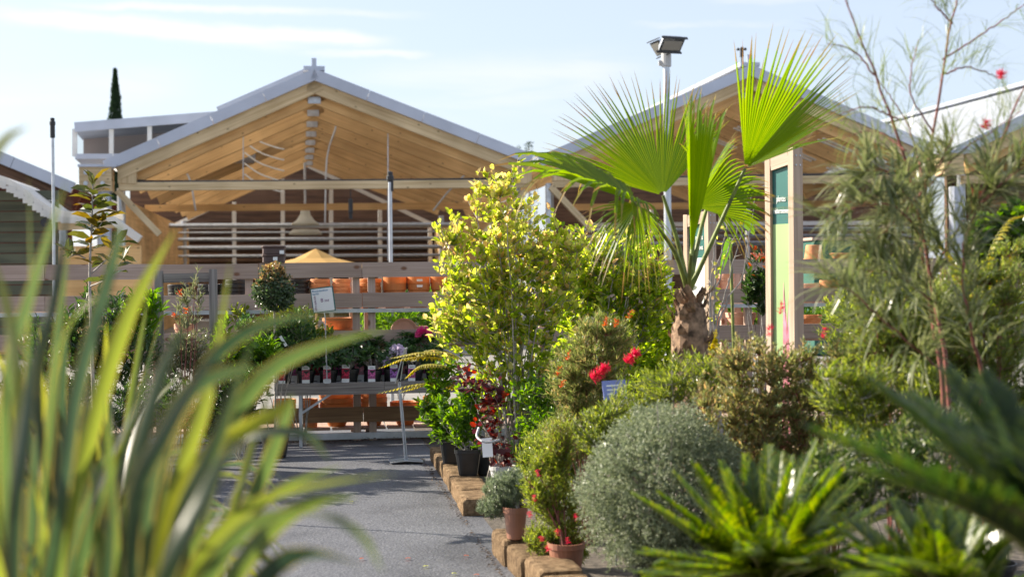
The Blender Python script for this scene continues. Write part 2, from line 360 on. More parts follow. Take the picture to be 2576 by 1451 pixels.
def glassmat():
    m, t, o = newmat('greenhouse glass')
    g = nd(t, 'ShaderNodeBsdfGlossy'); g.inputs['Roughness'].default_value = 0.08; g.inputs[0].default_value = (0.8, 0.85, 0.9, 1)
    tr = nd(t, 'ShaderNodeBsdfTransparent'); tr.inputs[0].default_value = (0.78, 0.8, 0.8, 1)
    f = nd(t, 'ShaderNodeFresnel'); f.inputs[0].default_value = 1.5
    mx = nd(t, 'ShaderNodeMixShader'); t.links.new(f.outputs[0], mx.inputs[0]); t.links.new(tr.outputs[0], mx.inputs[1]); t.links.new(g.outputs[0], mx.inputs[2])
    t.links.new(mx.outputs[0], o.inputs[0]); return m
M_GLASS = glassmat()
def asphalt():
    m, t, o = newmat('asphalt'); c = nd(t, 'ShaderNodeTexCoord')
    n = nd(t, 'ShaderNodeTexNoise'); n.inputs['Scale'].default_value = 80; n.inputs['Detail'].default_value = 5; n.inputs['Roughness'].default_value = 0.75
    v = nd(t, 'ShaderNodeTexVoronoi'); v.inputs['Scale'].default_value = 60
    n2 = nd(t, 'ShaderNodeTexNoise'); n2.inputs['Scale'].default_value = 1.1; n2.inputs['Detail'].default_value = 8; n2.inputs['Roughness'].default_value = 0.65
    for x in (n, v, n2): t.links.new(c.outputs['Object'], x.inputs['Vector'])
    r = rampn(t, [(0.34, (0.055, 0.058, 0.068)), (0.52, (0.10, 0.104, 0.120)), (0.68, (0.20, 0.203, 0.22))], n.outputs[0])
    r2 = rampn(t, [(0.34, (0.62, 0.62, 0.63)), (0.48, (0.95, 0.95, 0.95)), (0.7, (1.15, 1.15, 1.14))], n2.outputs[0])
    mx = nd(t, 'ShaderNodeMix', data_type='RGBA', blend_type='MULTIPLY'); mx.inputs[0].default_value = 1
    t.links.new(r.outputs[0], mx.inputs[6]); t.links.new(r2.outputs[0], mx.inputs[7])
    p = nd(t, 'ShaderNodeBsdfPrincipled'); p.inputs['Roughness'].default_value = 0.62; p.inputs['Specular IOR Level'].default_value = 0.4
    bp = nd(t, 'ShaderNodeBump'); bp.inputs['Strength'].default_value = 0.55; bp.inputs['Distance'].default_value = 0.005
    t.links.new(v.outputs[0], bp.inputs['Height']); t.links.new(bp.outputs[0], p.inputs['Normal'])
    t.links.new(mx.outputs[2], p.inputs['Base Color']); t.links.new(p.outputs[0], o.inputs[0]); return m
M_ASPH = asphalt()
M_GRAVEL = plain('bed gravel', (0.12, 0.10, 0.08), 0.95, 0, 0.35, 25, 0.9)
M_GROUND = plain('yard ground', (0.22, 0.21, 0.195), 0.9, 0, 0.15, 2, 0.3)
def stone():
    m, t, o = newmat('tumbled stone block'); c = nd(t, 'ShaderNodeTexCoord')
    oi = nd(t, 'ShaderNodeObjectInfo')
    n = nd(t, 'ShaderNodeTexNoise'); n.inputs['Scale'].default_value = 22; n.inputs['Detail'].default_value = 8; n.inputs['Roughness'].default_value = 0.7
    n2 = nd(t, 'ShaderNodeTexNoise'); n2.inputs['Scale'].default_value = 160; n2.inputs['Detail'].default_value = 2
    mus = nd(t, 'ShaderNodeTexMusgrave') if hasattr(bpy.types, 'ShaderNodeTexMusgrave') else nd(t, 'ShaderNodeTexNoise')
    for x in (n, n2): t.links.new(c.outputs['Object'], x.inputs['Vector'])
    r = rampn(t, [(0.3, (0.06, 0.038, 0.022)), (0.5, (0.19, 0.125, 0.07)), (0.68, (0.30, 0.21, 0.125))], n.outputs[0])
    hs = nd(t, 'ShaderNodeHueSaturation'); mr = nd(t, 'ShaderNodeMapRange'); mr.inputs[3].default_value = 0.75; mr.inputs[4].default_value = 1.15
    t.links.new(oi.outputs['Random'], mr.inputs[0]); t.links.new(mr.outputs[0], hs.inputs['Value']); t.links.new(r.outputs[0], hs.inputs['Color'])
    p = nd(t, 'ShaderNodeBsdfPrincipled'); p.inputs['Roughness'].default_value = 0.92; p.inputs['Specular IOR Level'].default_value = 0.15
    ad = nd(t, 'ShaderNodeMath', operation='ADD'); t.links.new(n.outputs[0], ad.inputs[0]); t.links.new(n2.outputs[0], ad.inputs[1])
    bp = nd(t, 'ShaderNodeBump'); bp.inputs['Strength'].default_value = 1.0; bp.inputs['Distance'].default_value = 0.01
    t.links.new(ad.outputs[0], bp.inputs['Height']); t.links.new(bp.outputs[0], p.inputs['Normal'])
    t.links.new(hs.outputs[0], p.inputs['Base Color']); t.links.new(p.outputs[0], o.inputs[0]); return m
M_STONE = stone()
def bladeMat():                                  # flax blade: grey green with paler, yellow to orange margins (a growing pattern of the leaf)
    m, t, o = newmat('flax blade'); c = nd(t, 'ShaderNodeTexCoord'); g = nd(t, 'ShaderNodeNewGeometry')
    sp = nd(t, 'ShaderNodeSeparateXYZ'); t.links.new(c.outputs['UV'], sp.inputs[0])
    mp = nd(t, 'ShaderNodeMapping'); mp.inputs['Scale'].default_value = (26, 1.2, 1); t.links.new(c.outputs['UV'], mp.inputs[0])
    n = nd(t, 'ShaderNodeTexNoise'); n.inputs['Scale'].default_value = 1; n.inputs['Detail'].default_value = 3; t.links.new(mp.outputs[0], n.inputs['Vector'])
    r0 = rampn(t, [(0.0, (0.016, 0.030, 0.016)), (0.45, (0.034, 0.056, 0.026)), (0.75, (0.075, 0.105, 0.028)), (1.0, (0.20, 0.205, 0.035))], g.outputs['Random Per Island'])
    r1 = rampn(t, [(0.0, (0.25, 0.15, 0.05)), (0.04, (0.16, 0.15, 0.05)), (0.09, (0, 0, 0)), (0.91, (0, 0, 0)), (0.96, (0.16, 0.15, 0.05)), (1.0, (0.25, 0.15, 0.05))], sp.outputs[0])
    m1 = nd(t, 'ShaderNodeMix', data_type='RGBA', blend_type='LIGHTEN'); m1.inputs[0].default_value = 1
    t.links.new(r0.outputs[0], m1.inputs[6]); t.links.new(r1.outputs[0], m1.inputs[7])
    m2 = nd(t, 'ShaderNodeMix', data_type='RGBA', blend_type='MULTIPLY'); m2.inputs[0].default_value = 0.8
    r2 = rampn(t, [(0.35, (0.6, 0.6, 0.6)), (0.65, (1.1, 1.1, 1.1))], n.outputs[0])
    t.links.new(m1.outputs[2], m2.inputs[6]); t.links.new(r2.outputs[0], m2.inputs[7])
    p = nd(t, 'ShaderNodeBsdfPrincipled'); p.inputs['Roughness'].default_value = 0.37; p.inputs['Specular IOR Level'].default_value = 0.75
    t.links.new(m2.outputs[2], p.inputs['Base Color'])
    h = nd(t, 'ShaderNodeHueSaturation'); h.inputs['Value'].default_value = 2.6; h.inputs['Saturation'].default_value = 1.15; t.links.new(m2.outputs[2], h.inputs['Color'])
    tr = nd(t, 'ShaderNodeBsdfTranslucent'); t.links.new(h.outputs[0], tr.inputs[0])
    mx = nd(t, 'ShaderNodeMixShader'); mx.inputs[0].default_value = 0.47; t.links.new(p.outputs[0], mx.inputs[1]); t.links.new(tr.outputs[0], mx.inputs[2])
    t.links.new(mx.outputs[0], o.inputs[0]); return m
M_FLAX = bladeMat()
M_PALM = leafmat('palm blade', [(0.065, 0.12, 0.012), (0.11, 0.16, 0.014)], 0.55, 2.8, 0.35, 0.55)
M_PALMTIP = leafmat('dry palm tip', [(0.20, 0.20, 0.045), (0.30, 0.22, 0.06), (0.26, 0.15, 0.06)], 0.45, 1.6, 0.5, 0.4)
M_PETIOLE = plain('palm petiole', (0.16, 0.20, 0.04), 0.5, 0, 0.3, 20)
M_FIBRE = plain('palm fibre', (0.34, 0.22, 0.14), 0.95, 0, 0.4, 25, 0.8)
M_YEL = leafmat('yellow green leaf', [(0.17, 0.24, 0.03), (0.24, 0.30, 0.04), (0.32, 0.36, 0.065), (0.38, 0.40, 0.10), (0.42, 0.37, 0.13), (0.42, 0.28, 0.14)], 0.62, 2.3, 0.38, 0.4)
M_MID = leafmat('mid green leaf', [(0.08, 0.15, 0.015), (0.14, 0.21, 0.025), (0.22, 0.28, 0.035), (0.30, 0.33, 0.06)], 0.62, 2.8, 0.36, 0.45)
M_FRESH = leafmat('fresh green leaf', [(0.06, 0.14, 0.015), (0.10, 0.20, 0.02), (0.16, 0.26, 0.03)], 0.5, 1.9, 0.32, 0.5)
M_DKG = leafmat('dark green leaf', [(0.02, 0.05, 0.014), (0.035, 0.075, 0.018), (0.06, 0.10, 0.02)], 0.35, 2.0, 0.3, 0.5)
M_RHOD = leafmat('rhododendron leaf', [(0.03, 0.075, 0.022), (0.05, 0.11, 0.03), (0.09, 0.15, 0.035)], 0.35, 2.0, 0.36, 0.45)
M_OLIVE = leafmat('olive magnolia leaf', [(0.035, 0.05, 0.012), (0.07, 0.08, 0.015), (0.16, 0.10, 0.015)], 0.4, 2.2, 0.2, 0.7)
M_WINE = leafmat('wine red leaf', [(0.035, 0.010, 0.014), (0.06, 0.015, 0.018), (0.11, 0.02, 0.015), (0.30, 0.05, 0.015)], 0.45, 1.9, 0.4, 0.4)
M_FERN = leafmat('yellow fern', [(0.20, 0.20, 0.02), (0.33, 0.29, 0.03), (0.40, 0.33, 0.06)], 0.5, 1.7, 0.45, 0.3)
M_GREYBALL = leafmat('grey green leaf', [(0.10, 0.13, 0.07), (0.17, 0.205, 0.12), (0.30, 0.33, 0.215)], 0.35, 1.7, 0.42, 0.55)
M_LAV = leafmat('silver leaf', [(0.12, 0.16, 0.085), (0.18, 0.23, 0.13), (0.28, 0.32, 0.22)], 0.35, 1.5, 0.4, 0.5)
M_GREV = leafmat('needle leaf', [(0.07, 0.11, 0.028), (0.12, 0.16, 0.045), (0.20, 0.22, 0.08)], 0.5, 2.1, 0.3, 0.6)
M_GREVS = leafmat('silver needle leaf', [(0.10, 0.13, 0.05), (0.17, 0.195, 0.09), (0.27, 0.28, 0.15)], 0.4, 1.6, 0.3, 0.7)
M_RUST = leafmat('rusty green leaf', [(0.12, 0.155, 0.045), (0.20, 0.23, 0.075), (0.32, 0.30, 0.12), (0.42, 0.29, 0.13)], 0.5, 1.9, 0.4, 0.5)
M_LIMEY = leafmat('lime green leaf', [(0.11, 0.165, 0.02), (0.18, 0.23, 0.035), (0.28, 0.31, 0.06)], 0.55, 2.0, 0.4, 0.4)
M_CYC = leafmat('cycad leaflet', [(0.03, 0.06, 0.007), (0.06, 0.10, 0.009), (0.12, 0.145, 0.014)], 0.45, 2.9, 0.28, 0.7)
M_CYCSHADE = leafmat('dark cycad leaflet', [(0.014, 0.032, 0.008), (0.028, 0.055, 0.010), (0.06, 0.085, 0.012)], 0.40, 3.4, 0.38, 0.4)  # darker copy of the cycad leaflet, backlit shade put into its colour
M_CYCR = plain('cycad rib', (0.22, 0.22, 0.05), 0.5, 0, 0.2, 20)
M_PHOT = leafmat('photinia leaf', [(0.035, 0.065, 0.03), (0.06, 0.10, 0.04), (0.09, 0.13, 0.05)], 0.3, 1.8, 0.3, 0.6)
M_PHOTT = leafmat('photinia new leaf', [(0.28, 0.15, 0.06), (0.36, 0.24, 0.11), (0.30, 0.28, 0.10)], 0.4, 1.5, 0.3, 0.6)
M_ORNG = leafmat('red orange leaf', [(0.45, 0.07, 0.02), (0.6, 0.16, 0.03)], 0.5, 1.4, 0.4, 0.5)
M_CYPR = leafmat('cypress', [(0.02, 0.045, 0.02), (0.035, 0.065, 0.03)], 0.2, 1.3, 0.6, 0.2)
M_REDF = flowermat('red flower', [(0.62, 0.03, 0.06), (0.75, 0.07, 0.10)])
M_PINKF = flowermat('pink flower', [(0.70, 0.06, 0.22), (0.80, 0.15, 0.35)])
M_LILF = flowermat('lilac flower', [(0.62, 0.50, 0.68), (0.78, 0.70, 0.80)])
M_TAGR = plain('tag picture crimson', (0.50, 0.02, 0.07), 0.3, 0, 0.5, 60)
M_TAGM = plain('tag picture magenta', (0.50, 0.06, 0.28), 0.3, 0, 0.5, 60)
M_TAGV = plain('tag picture violet', (0.30, 0.10, 0.42), 0.3, 0, 0.5, 60)
M_TAGG = plain('tag print', (0.25, 0.25, 0.27), 0.4, 0, 0)

def text(name, s, size, M, mat, parent, ext=0.0008, align='LEFT', sx=1.0):
    c = bpy.data.curves.new(name, 'FONT'); c.body = s; c.size = size; c.extrude = ext; c.align_x = align; c.resolution_u = 3
    o = bpy.data.objects.new(name, c)
    COL.objects.link(o); bpy.context.view_layer.update()
    me = bpy.data.meshes.new_from_object(o.evaluated_get(bpy.context.evaluated_depsgraph_get()))
    bpy.data.objects.remove(o)
    me.name = name; me.materials.clear(); me.materials.append(mat)
    me.transform(Matrix.Diagonal((sx, 1, 1, 1)))
    o = bpy.data.objects.new(name, me); COL.objects.link(o); put(o, M, parent); return o
def frame(origin, x, y):                         # matrix with local x, y axes and z normal
    x = Vector(x).normalized(); y = Vector(y); y = (y - x * y.dot(x)).normalized(); z = x.cross(y)
    return Matrix(((x.x, y.x, z.x, origin[0]), (x.y, y.y, z.y, origin[1]), (x.z, y.z, z.z, origin[2]), (0, 0, 0, 1)))
def quadpanel(mb, M, x0, x1, y0, y1, z0, z1, m=0):
    R = M.to_3x3(); c = M @ Vector(((x0 + x1) / 2, (y0 + y1) / 2, (z0 + z1) / 2))
    box(mb, c, R @ Vector(((x1 - x0) / 2, 0, 0)), R @ Vector((0, (y1 - y0) / 2, 0)), R @ Vector((0, 0, (z1 - z0) / 2)), m)

# ------------------------------------------------------------------ ground
def sheet(name, pts, z, mat):
    mb = MB(); mb.add([(p[0], p[1], z) for p in pts], [tuple(range(len(pts)))] if len(pts) in (3, 4) else None)
    return tag(mb.build(name, mat), kind='structure')
sheet('ground', [(-900, -60), (900, -60), (900, 1500), (-900, 1500)], -0.012, M_GROUND)
RK0 = PG(900, 1108)                              # foot of the shelving front
def R(t, back=0.0, z=0.0): return RK0 + PX * t + AX * back + UP * z
k_top = PG(1062, 1160); k_end = PG(1165, 1297)
edge = lambda d: k_end + AX * d                  # kerb line
e0, e1 = edge(-9.5), edge(5.6)
sheet('path', [(e0 - PX * 2.6)[:2], (e0 + PX * 0.12)[:2], (e1 + PX * 0.12)[:2], (e1 - PX * 2.6)[:2]], -0.004, M_ASPH)
sheet('path', [(e1 - PX * 4.5 - AX * 1.6)[:2], (e1 - PX * 2.6 - AX * 1.6)[:2], (e1 - PX * 2.6)[:2], (e1 - PX * 4.5)[:2]], -0.004, M_ASPH)
sheet('planting_bed', [(e0 - PX * 9)[:2], (e0 - PX * 2.6)[:2], (e1 - PX * 2.6 - AX * 1.6)[:2], (e1 - PX * 9 - AX * 1.6)[:2]], -0.004, M_GRAVEL)
sheet('planting_bed', [(e0 + PX * 0.12)[:2], (e0 + PX * 9)[:2], (e1 + PX * 9)[:2], (e1 + PX * 0.12)[:2]], -0.004, M_GRAVEL)

# ------------------------------------------------------------------ halls
def plane_hit(x, y, o, n):
    c = CAM_M.translation; v = P(x, y, 1) - c
    return c + v * ((o - c).dot(n) / v.dot(n))
def hall(name, label, apex_px, left_px, right_px, dist, nf=8, dv=2.65, deep=0.62, roof=None, wood=None, gus=True, tie_y=None, group='timber garden halls', back=True, back_mat=None, barge=None):
    A = P(apex_px[0], apex_px[1], dist)
    def F(x, y): return plane_hit(x, y, A, AX)
    EL_, ER = F(*left_px), F(*right_px)
    t = thing(name, label, 'hall', (A.x, A.y, 0), math.atan2(PX.y, PX.x), group)
    wood = wood or M_LARCH; roof = roof or M_ROOF
    Ln = nf * dv + 0.6
    for E, s in ((EL_, -1), (ER, 1)):
        d = (A - E); dn = d.normalized(); nu = (UP - dn * UP.dot(dn)).normalized()
        f = -AX * 0.30
        for k in range(4):                       # four lengths of folded verge sheet
            mb = MB(); beam(mb, (E + f - nu * 0.13).lerp(A + f - nu * 0.13, k / 4 + 0.0008), (E + f - nu * 0.13).lerp(A + f - nu * 0.13, (k + 1) / 4 - 0.0008), 0.10, 0.255 + 0.006 * (k % 2), nu); mb.build('verge', M_ZINC, t, bevel=0.01)
        mb = MB(); beam(mb, E + f * 0.6 - nu * 0.40 + dn * 0.2, A + f * 0.6 - nu * 0.40 - dn * (0.0), 0.12, 0.28, nu); mb.build('barge_board', barge or M_FASCIA, t)
        mb = MB()                                # corrugated roof sheet with depth
        nco = int(Ln / 0.18); a0 = -AX * 0.22
        pts = []
        for i in range(nco * 2 + 1):
            q = a0 + AX * (i * 0.09); zz = 0.022 if i % 2 else -0.022
            pts.append((E + q + nu * (zz - 0.05), A + q + nu * (zz - 0.05)))
        V = [tuple(v) for pq in pts for v in pq]; mb.add(V, [(2 * i, 2 * i + 2, 2 * i + 3, 2 * i + 1) for i in range(len(pts) - 1)])
        mb.build('roof', roof, t)
        for i in range(nf):
            b = AX * (i * dv + 0.12)
            mb = MB(); beam(mb, E + b - nu * (0.12 + deep / 2) + dn * 0.25, A + b - nu * (0.12 + deep / 2), 0.16, deep, nu); mb.build('rafter', wood, t)
            if i not in (0, nf - 1): continue
            p = E + b - nu * 0.12 + dn * 0.35
            mb = MB(); tube(mb, [Vector((p.x, p.y, 0)), Vector((p.x, p.y, p.z - deep - 0.02))], 0.10, 10); mb.build('column', M_GALV, t)
        for k in range(6):                       # purlins between the frames
            q = E + dn * (0.8 + k * (d.length - 1.0) / 6) - nu * 0.16
            mb = MB(); beam(mb, q, q + AX * Ln * 0.98, 0.08, 0.10); mb.build('purlin', wood, t)
    if gus:
        for i in range(nf):
            p = A + AX * (i * dv + 0.022) - UP * (deep * 1.08 + 0.035)
            mb = MB(); beam(mb, p - PX * 0.15, p + PX * 0.15, 0.012, 0.16); mb.build('gusset_plate', M_GALV, t)
    mb = MB(); beam(mb, A - AX * 0.25 + UP * 0.02, A + AX * Ln + UP * 0.02, 0.5, 0.10); mb.build('ridge_cap', M_ZINC, t)
    mb = MB(); beam(mb, A - AX * 0.2 + UP * 0.05, A - AX * 0.2 + UP * 0.26, 0.11, 0.07, AX); mb.build('finial', M_ZINC, t)
    return t, A, EL_, ER, F
h1, A1, E1L, E1R, F1 = hall('timber_hall', 'open-fronted timber hall with complete gable left of the palm', (790, 178), (262, 408), (1338, 392), 34)
def cross(t, F, x0, x1, y, v, hgt, mat, name, wid=0.14, sag=0):
    p0, p1 = F(x0, y), F(x1, y); z = (p0.z + p1.z) / 2
    s = 1.0
    a, b = Vector((p0.x, p0.y, z)) + AX * v, Vector((p1.x, p1.y, z)) + AX * v
    mb = MB(); beam(mb, a, b, wid, hgt); return mb.build(name, mat, t)
def Fd(A, v): return lambda x, y: plane_hit(x, y, A + AX * v, AX)
G1 = lambda v: Fd(A1, v)
def hbar(t, A, v, x0, x1, y0, y1, hgt, mat, name, wid=0.12):
    f = Fd(A, v); mb = MB(); beam(mb, f(x0, y0), f(x1, y1), wid, hgt); return mb.build(name, mat, t)
def htube(t, A, v, x0, y0, x1, y1, r, mat, name):
    f = Fd(A, v); mb = MB(); tube(mb, [f(x0, y0), f(x1, y1)], r, 8); return mb.build(name, mat, t)
hbar(h1, A1, -0.1, 300, 1335, 470, 462, 0.19, M_FASCIA, 'tie_beam', 0.16)
f = Fd(A1, -0.05); mb = MB(); tube(mb, bez([f(345, 457), f(420, 459), f(800, 457), f(1170, 453), f(1330, 450)], 16), 0.05, 6); mb.build('cable', M_DARK, h1)
hbar(h1, A1, 9.0, 365, 1180, 524, 518, 0.20, M_LARCH, 'tie_beam', 0.16)
for (x0, x1) in ((299, 343), (1296, 1334)):      # solid timber end posts at the front frame
    mb = MB(); f = Fd(A1, -0.12); beam(mb, f((x0 + x1) / 2, 398), f((x0 + x1) / 2, 462), 0.42, 0.2, AX); mb.build('end_block', M_FASCIA, h1)
for x0, x1 in ((295, 402), (1322, 1215)):
    mb = MB(); f = Fd(A1, -0.1); beam(mb, f(x0, 480), f(x1, 590), 0.14, 0.16, AX); mb.build('knee_brace', M_FASCIA, h1)
mb = MB(); f = Fd(A1, -0.15); beam(mb, f(203, 449), f(284, 449), 0.5, 0.62); bb = mb.build('beam_end', M_FASCIA, h1)
mb = MB(); beam(mb, f(200, 419) , f(297, 419), 0.58, 0.06); mb.build('beam_flashing', M_ZINC, h1)
for (x, y) in ((220, 436), (262, 435), (220, 463), (262, 463)):
    mb = MB(); p = f(x, y) - AX * 0.25; tube(mb, [p, p - AX * 0.03], 0.055, 6); mb.build('bolt', M_GALV, bb)
mb = MB(); p = f(262, 480); tube(mb, [Vector((p.x, p.y, 0)), p], 0.17, 12); mb.build('column', M_ZINC, h1)
mb = MB(); q0, q1 = f(283, 470), f(212, 520); beam(mb, f(230, 478), f(282, 478), 0.4, 0.12); mb.build('beam_flashing', M_ZINC, h1)
# raised ridge vent on the left slope
d = (A1 - E1L).normalized(); nu = (UP - d * UP.dot(d)).normalized()
f = Fd(A1, 0.3); q = f(536, 268); mb = MB(); q = A1 + AX * 0.3 - d * ((A1 - E1L).length * 0.46)
beam(mb, q + nu * 0.09, A1 + AX * 0.3 + nu * 0.09 - d * 0.1, 0.14, 0.14, nu); mb.build('ridge_vent', M_ZINC, h1)
# glazed screen deep inside
B1 = 20.5
fb = Fd(A1, B1)
for x in (465, 589, 711, 833, 956, 1082):
    yt = 404 + abs(x - 768) * 0.47 + 20; mb = MB(); beam(mb, fb(x, yt), Vector((fb(x, 690).x, fb(x, 690).y, 0)), 0.15, 0.1, AX); mb.build('mullion', M_WHITE, h1)
for (xa, ya, xb, yb) in ((768, 414, 440, 566), (768, 414, 1090, 566)):
    mb = MB(); beam(mb, fb(xa, ya), fb(xb, yb), 0.1, 0.14); mb.build('mullion', M_WHITE, h1)
mb = MB(); beam(mb, fb(440, 570), fb(1110, 566), 0.12, 0.16); mb.build('transom', M_WHITE, h1)
for y, r in ((584, 0.03), (601, 0.06), (622, 0.07), (643, 0.05)):
    htube(h1, A1, 16.5, 360, y + 2, 1180, y - 2, r, M_GALV, 'heating_pipe')
htube(h1, A1, 13, 390, 568, 1190, 565, 0.075, M_GALV, 'heating_pipe')
mb = MB(); fw = Fd(A1, 23.5); a, b = fw(330, 700), fw(1250, 700)
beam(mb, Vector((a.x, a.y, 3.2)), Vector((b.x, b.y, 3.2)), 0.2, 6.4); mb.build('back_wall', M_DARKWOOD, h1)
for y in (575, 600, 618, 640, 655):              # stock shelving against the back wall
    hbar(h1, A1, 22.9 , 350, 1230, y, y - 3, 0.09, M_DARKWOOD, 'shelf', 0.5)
for ww, sg in ((E1L, 1), (E1R, -1)):             # boarded side walls
    q = ww + PX * sg * 0.30; mb = MB(); beam(mb, Vector((q.x, q.y, 1.75)) + AX * 1.2, Vector((q.x, q.y, 1.75)) + AX * 21.5, 0.08, 3.5); mb.build('side_wall', M_LARCH, h1)
# hanging rods, sensors and the curved wires
f = Fd(A1, 0.6)
for (x, y0, y1) in ((612, 310, 462), (976, 300, 655)):
    mb = MB(); tube(mb, [f(x, y0), f(x, y1)], 0.014, 6); mb.build('hanging_rod', M_GALV, h1)
f = Fd(A1, 5.0)
for k in range(5):
    y = 330 + k * 27; mb = MB(); tube(mb, bez([f(615, y), f(650, y + 25), f(690, y + 40), f(715, y + 46)], 8), 0.022, 5); mb.build('curved_wire', M_WHITE, h1)
for pts in (((850, 295), (842, 330), (822, 400), (818, 560)), ((455, 395), (465, 425), (480, 460), (492, 530)), ((1180, 430), (1130, 480), (1090, 530))):
    f = Fd(A1, 4.0); mb = MB(); tube(mb, bez([f(*p) for p in pts], 10), 0.026, 5); mb.build('conduit', M_GALV, h1)
# things hanging in the hall
p = P(768, 548, 44); t = thing('pendant_lamp', 'cream bell-shaped pendant lamp hanging inside the left hall', 'lamp', p)
mb = MB(); lathe(mb, [(0.05, 0.35), (0.13, 0.28), (0.16, 0.1), (0.28, -0.08), (0.42, -0.18), (0.43, -0.22), (0.40, -0.22), (0.26, -0.12)], p, 20); mb.build('lamp_shade', M_SHADE, t, smooth=True)
mb = MB(); lathe(mb, [(0.02, -0.34), (0.40, -0.36), (0.52, -0.50), (0.50, -0.52), (0.3, -0.44), (0.02, -0.42)], p, 20); mb.build('lamp_reflector', M_SHADE, t, smooth=True)
mb = MB(); tube(mb, [p + UP * 0.35, p + UP * 1.7], 0.035, 6); mb.build('cord', M_GALV, t)
p = P(882, 500, 34); t = thing('hanging_socket', 'black socket hanging on a cord below the timber tie beam', 'socket', p)
mb = MB(); tube(mb, [p + UP * 0.35, p], 0.012, 5); mb.build('cord', M_DARK, t)
mb = MB(); lathe(mb, [(0.02, 0.0), (0.055, -0.02), (0.055, -0.3), (0.06, -0.32), (0.045, -0.36), (0.045, -0.48), (0.0, -0.48)], p, 10); mb.build('plug', M_DARK, t)
p = P(795, 655, 30); b = Vector((p.x, p.y, 0)); t = thing('market_parasol', 'ochre canvas parasol pointed like a tent behind the shelving', 'parasol', b)
top = P(795, 625, 30).z
mb = MB(); n = 8; V = [(p.x, p.y, top)] + [(p.x + 1.35 * math.cos(2 * math.pi * (i + .5) / n), p.y + 1.35 * math.sin(2 * math.pi * (i + .5) / n), top - 0.42) for i in range(n)]
V2 = [(p.x + 0.45 * math.cos(2 * math.pi * (i + .5) / n), p.y + 0.45 * math.sin(2 * math.pi * (i + .5) / n), top - 0.21) for i in range(n)]
mb.add(V + V2, [(0, 9 + i, 9 + (i + 1) % n) for i in range(n)]); 
mb.F.append((np.array([(9 + i, 1 + i, 1 + (i + 1) % n, 9 + (i + 1) % n) for i in range(n)]), 0)); mb.build('canopy', M_TENT, t)
mb = MB(); tube(mb, [b, b + UP * (top - 0.02)], 0.025, 8); mb.build('pole', M_LARCH, t)

h2, A2, E2L, E2R, F2 = hall('timber_hall', 'timber hall with white strips under its roof behind the palm', (1879, 168), (1346, 397), (2362, 378), 35.2, gus=True)
hbar(h2, A2, -0.1, 1390, 2330, 462, 448, 0.19, M_FASCIA, 'tie_beam', 0.16)
f = Fd(A2, -0.05); mb = MB(); tube(mb, bez([f(1400, 450), f(1800, 446), f(2200, 438), f(2330, 436)], 12), 0.05, 6); mb.build('cable', M_DARK, h2)
hbar(h2, A2, 9.0, 1440, 2290, 522, 510, 0.20, M_LARCH, 'tie_beam', 0.16)
for (x0, x1) in ((1390, 1432), (2290, 2330)):
    mb = MB(); f = Fd(A2, -0.12); beam(mb, f((x0 + x1) / 2, 390), f((x0 + x1) / 2, 455), 0.42, 0.2, AX); mb.build('end_block', M_FASCIA, h2)
for x0, x1 in ((1385, 1490), (2325, 2220)):
    mb = MB(); f = Fd(A2, -0.1); beam(mb, f(x0, 470), f(x1, 580), 0.14, 0.16, AX); mb.build('knee_brace', M_FASCIA, h2)
for i in range(7):                               # white light strips fixed below the purlins, in two runs on the right slope
    for (ua, ub) in ((0.22, 0.38), (0.50, 0.66), (0.75, 0.88)):
        for lat in (0.0, 0.35):
            dd = (E2R - A2); dn = dd.normalized(); nu = (UP - dn * UP.dot(dn)).normalized()
            b_ = AX * (0.75 + i * 2.65 + lat); z0 = -(0.12 + 0.60)
            if i > 2: continue
            mb = MB(); beam(mb, A2 + dd * ua + b_ + nu * z0, A2 + dd * ub + b_ + nu * z0, 0.10, 0.04, nu); mb.build('light_strip', M_WHITE, h2)
fb = Fd(A2, B1)
for x in (1505, 1640, 1760, 1880, 1995, 2110, 2230):
    yt = 404 + abs(x - 1860) * 0.47 + 20; mb = MB(); beam(mb, fb(x, yt), Vector((fb(x, 690).x, fb(x, 690).y, 0)), 0.15, 0.1, AX); mb.build('mullion', M_WHITE, h2)
mb = MB(); beam(mb, fb(1480, 566), fb(2260, 560), 0.12, 0.16); mb.build('transom', M_WHITE, h2)
for y, r in ((577, 0.06), (594, 0.05), (612, 0.07)):
    htube(h2, A2, 14.0, 1420, y + 2, 2300, y - 2, r, M_GALV, 'heating_pipe')
mb = MB(); fw = Fd(A2, 23.5); a, b = fw(1390, 700), fw(2330, 700)
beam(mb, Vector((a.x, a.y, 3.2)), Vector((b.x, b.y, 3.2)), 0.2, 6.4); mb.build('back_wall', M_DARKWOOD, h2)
p = P(2085, 610, 27); t = thing('display_table', 'table covered in dark green cloth behind the right shelving', 'table', (p.x, p.y, 0))
mb = MB(); box(mb, Vector((p.x, p.y, p.z * 0.5 + 0.02)), PX * 0.45, AX * 0.4, UP * (p.z * 0.5)); mb.build('cloth', M_GREENCLOTH, t, bevel=0.02)
mb = MB(); beam(mb, Vector((p.x, p.y, p.z + 0.06)) - PX * 0.5, Vector((p.x, p.y, p.z + 0.06)) + PX * 0.5, 0.9, 0.05); mb.build('tabletop', M_RACK, t)

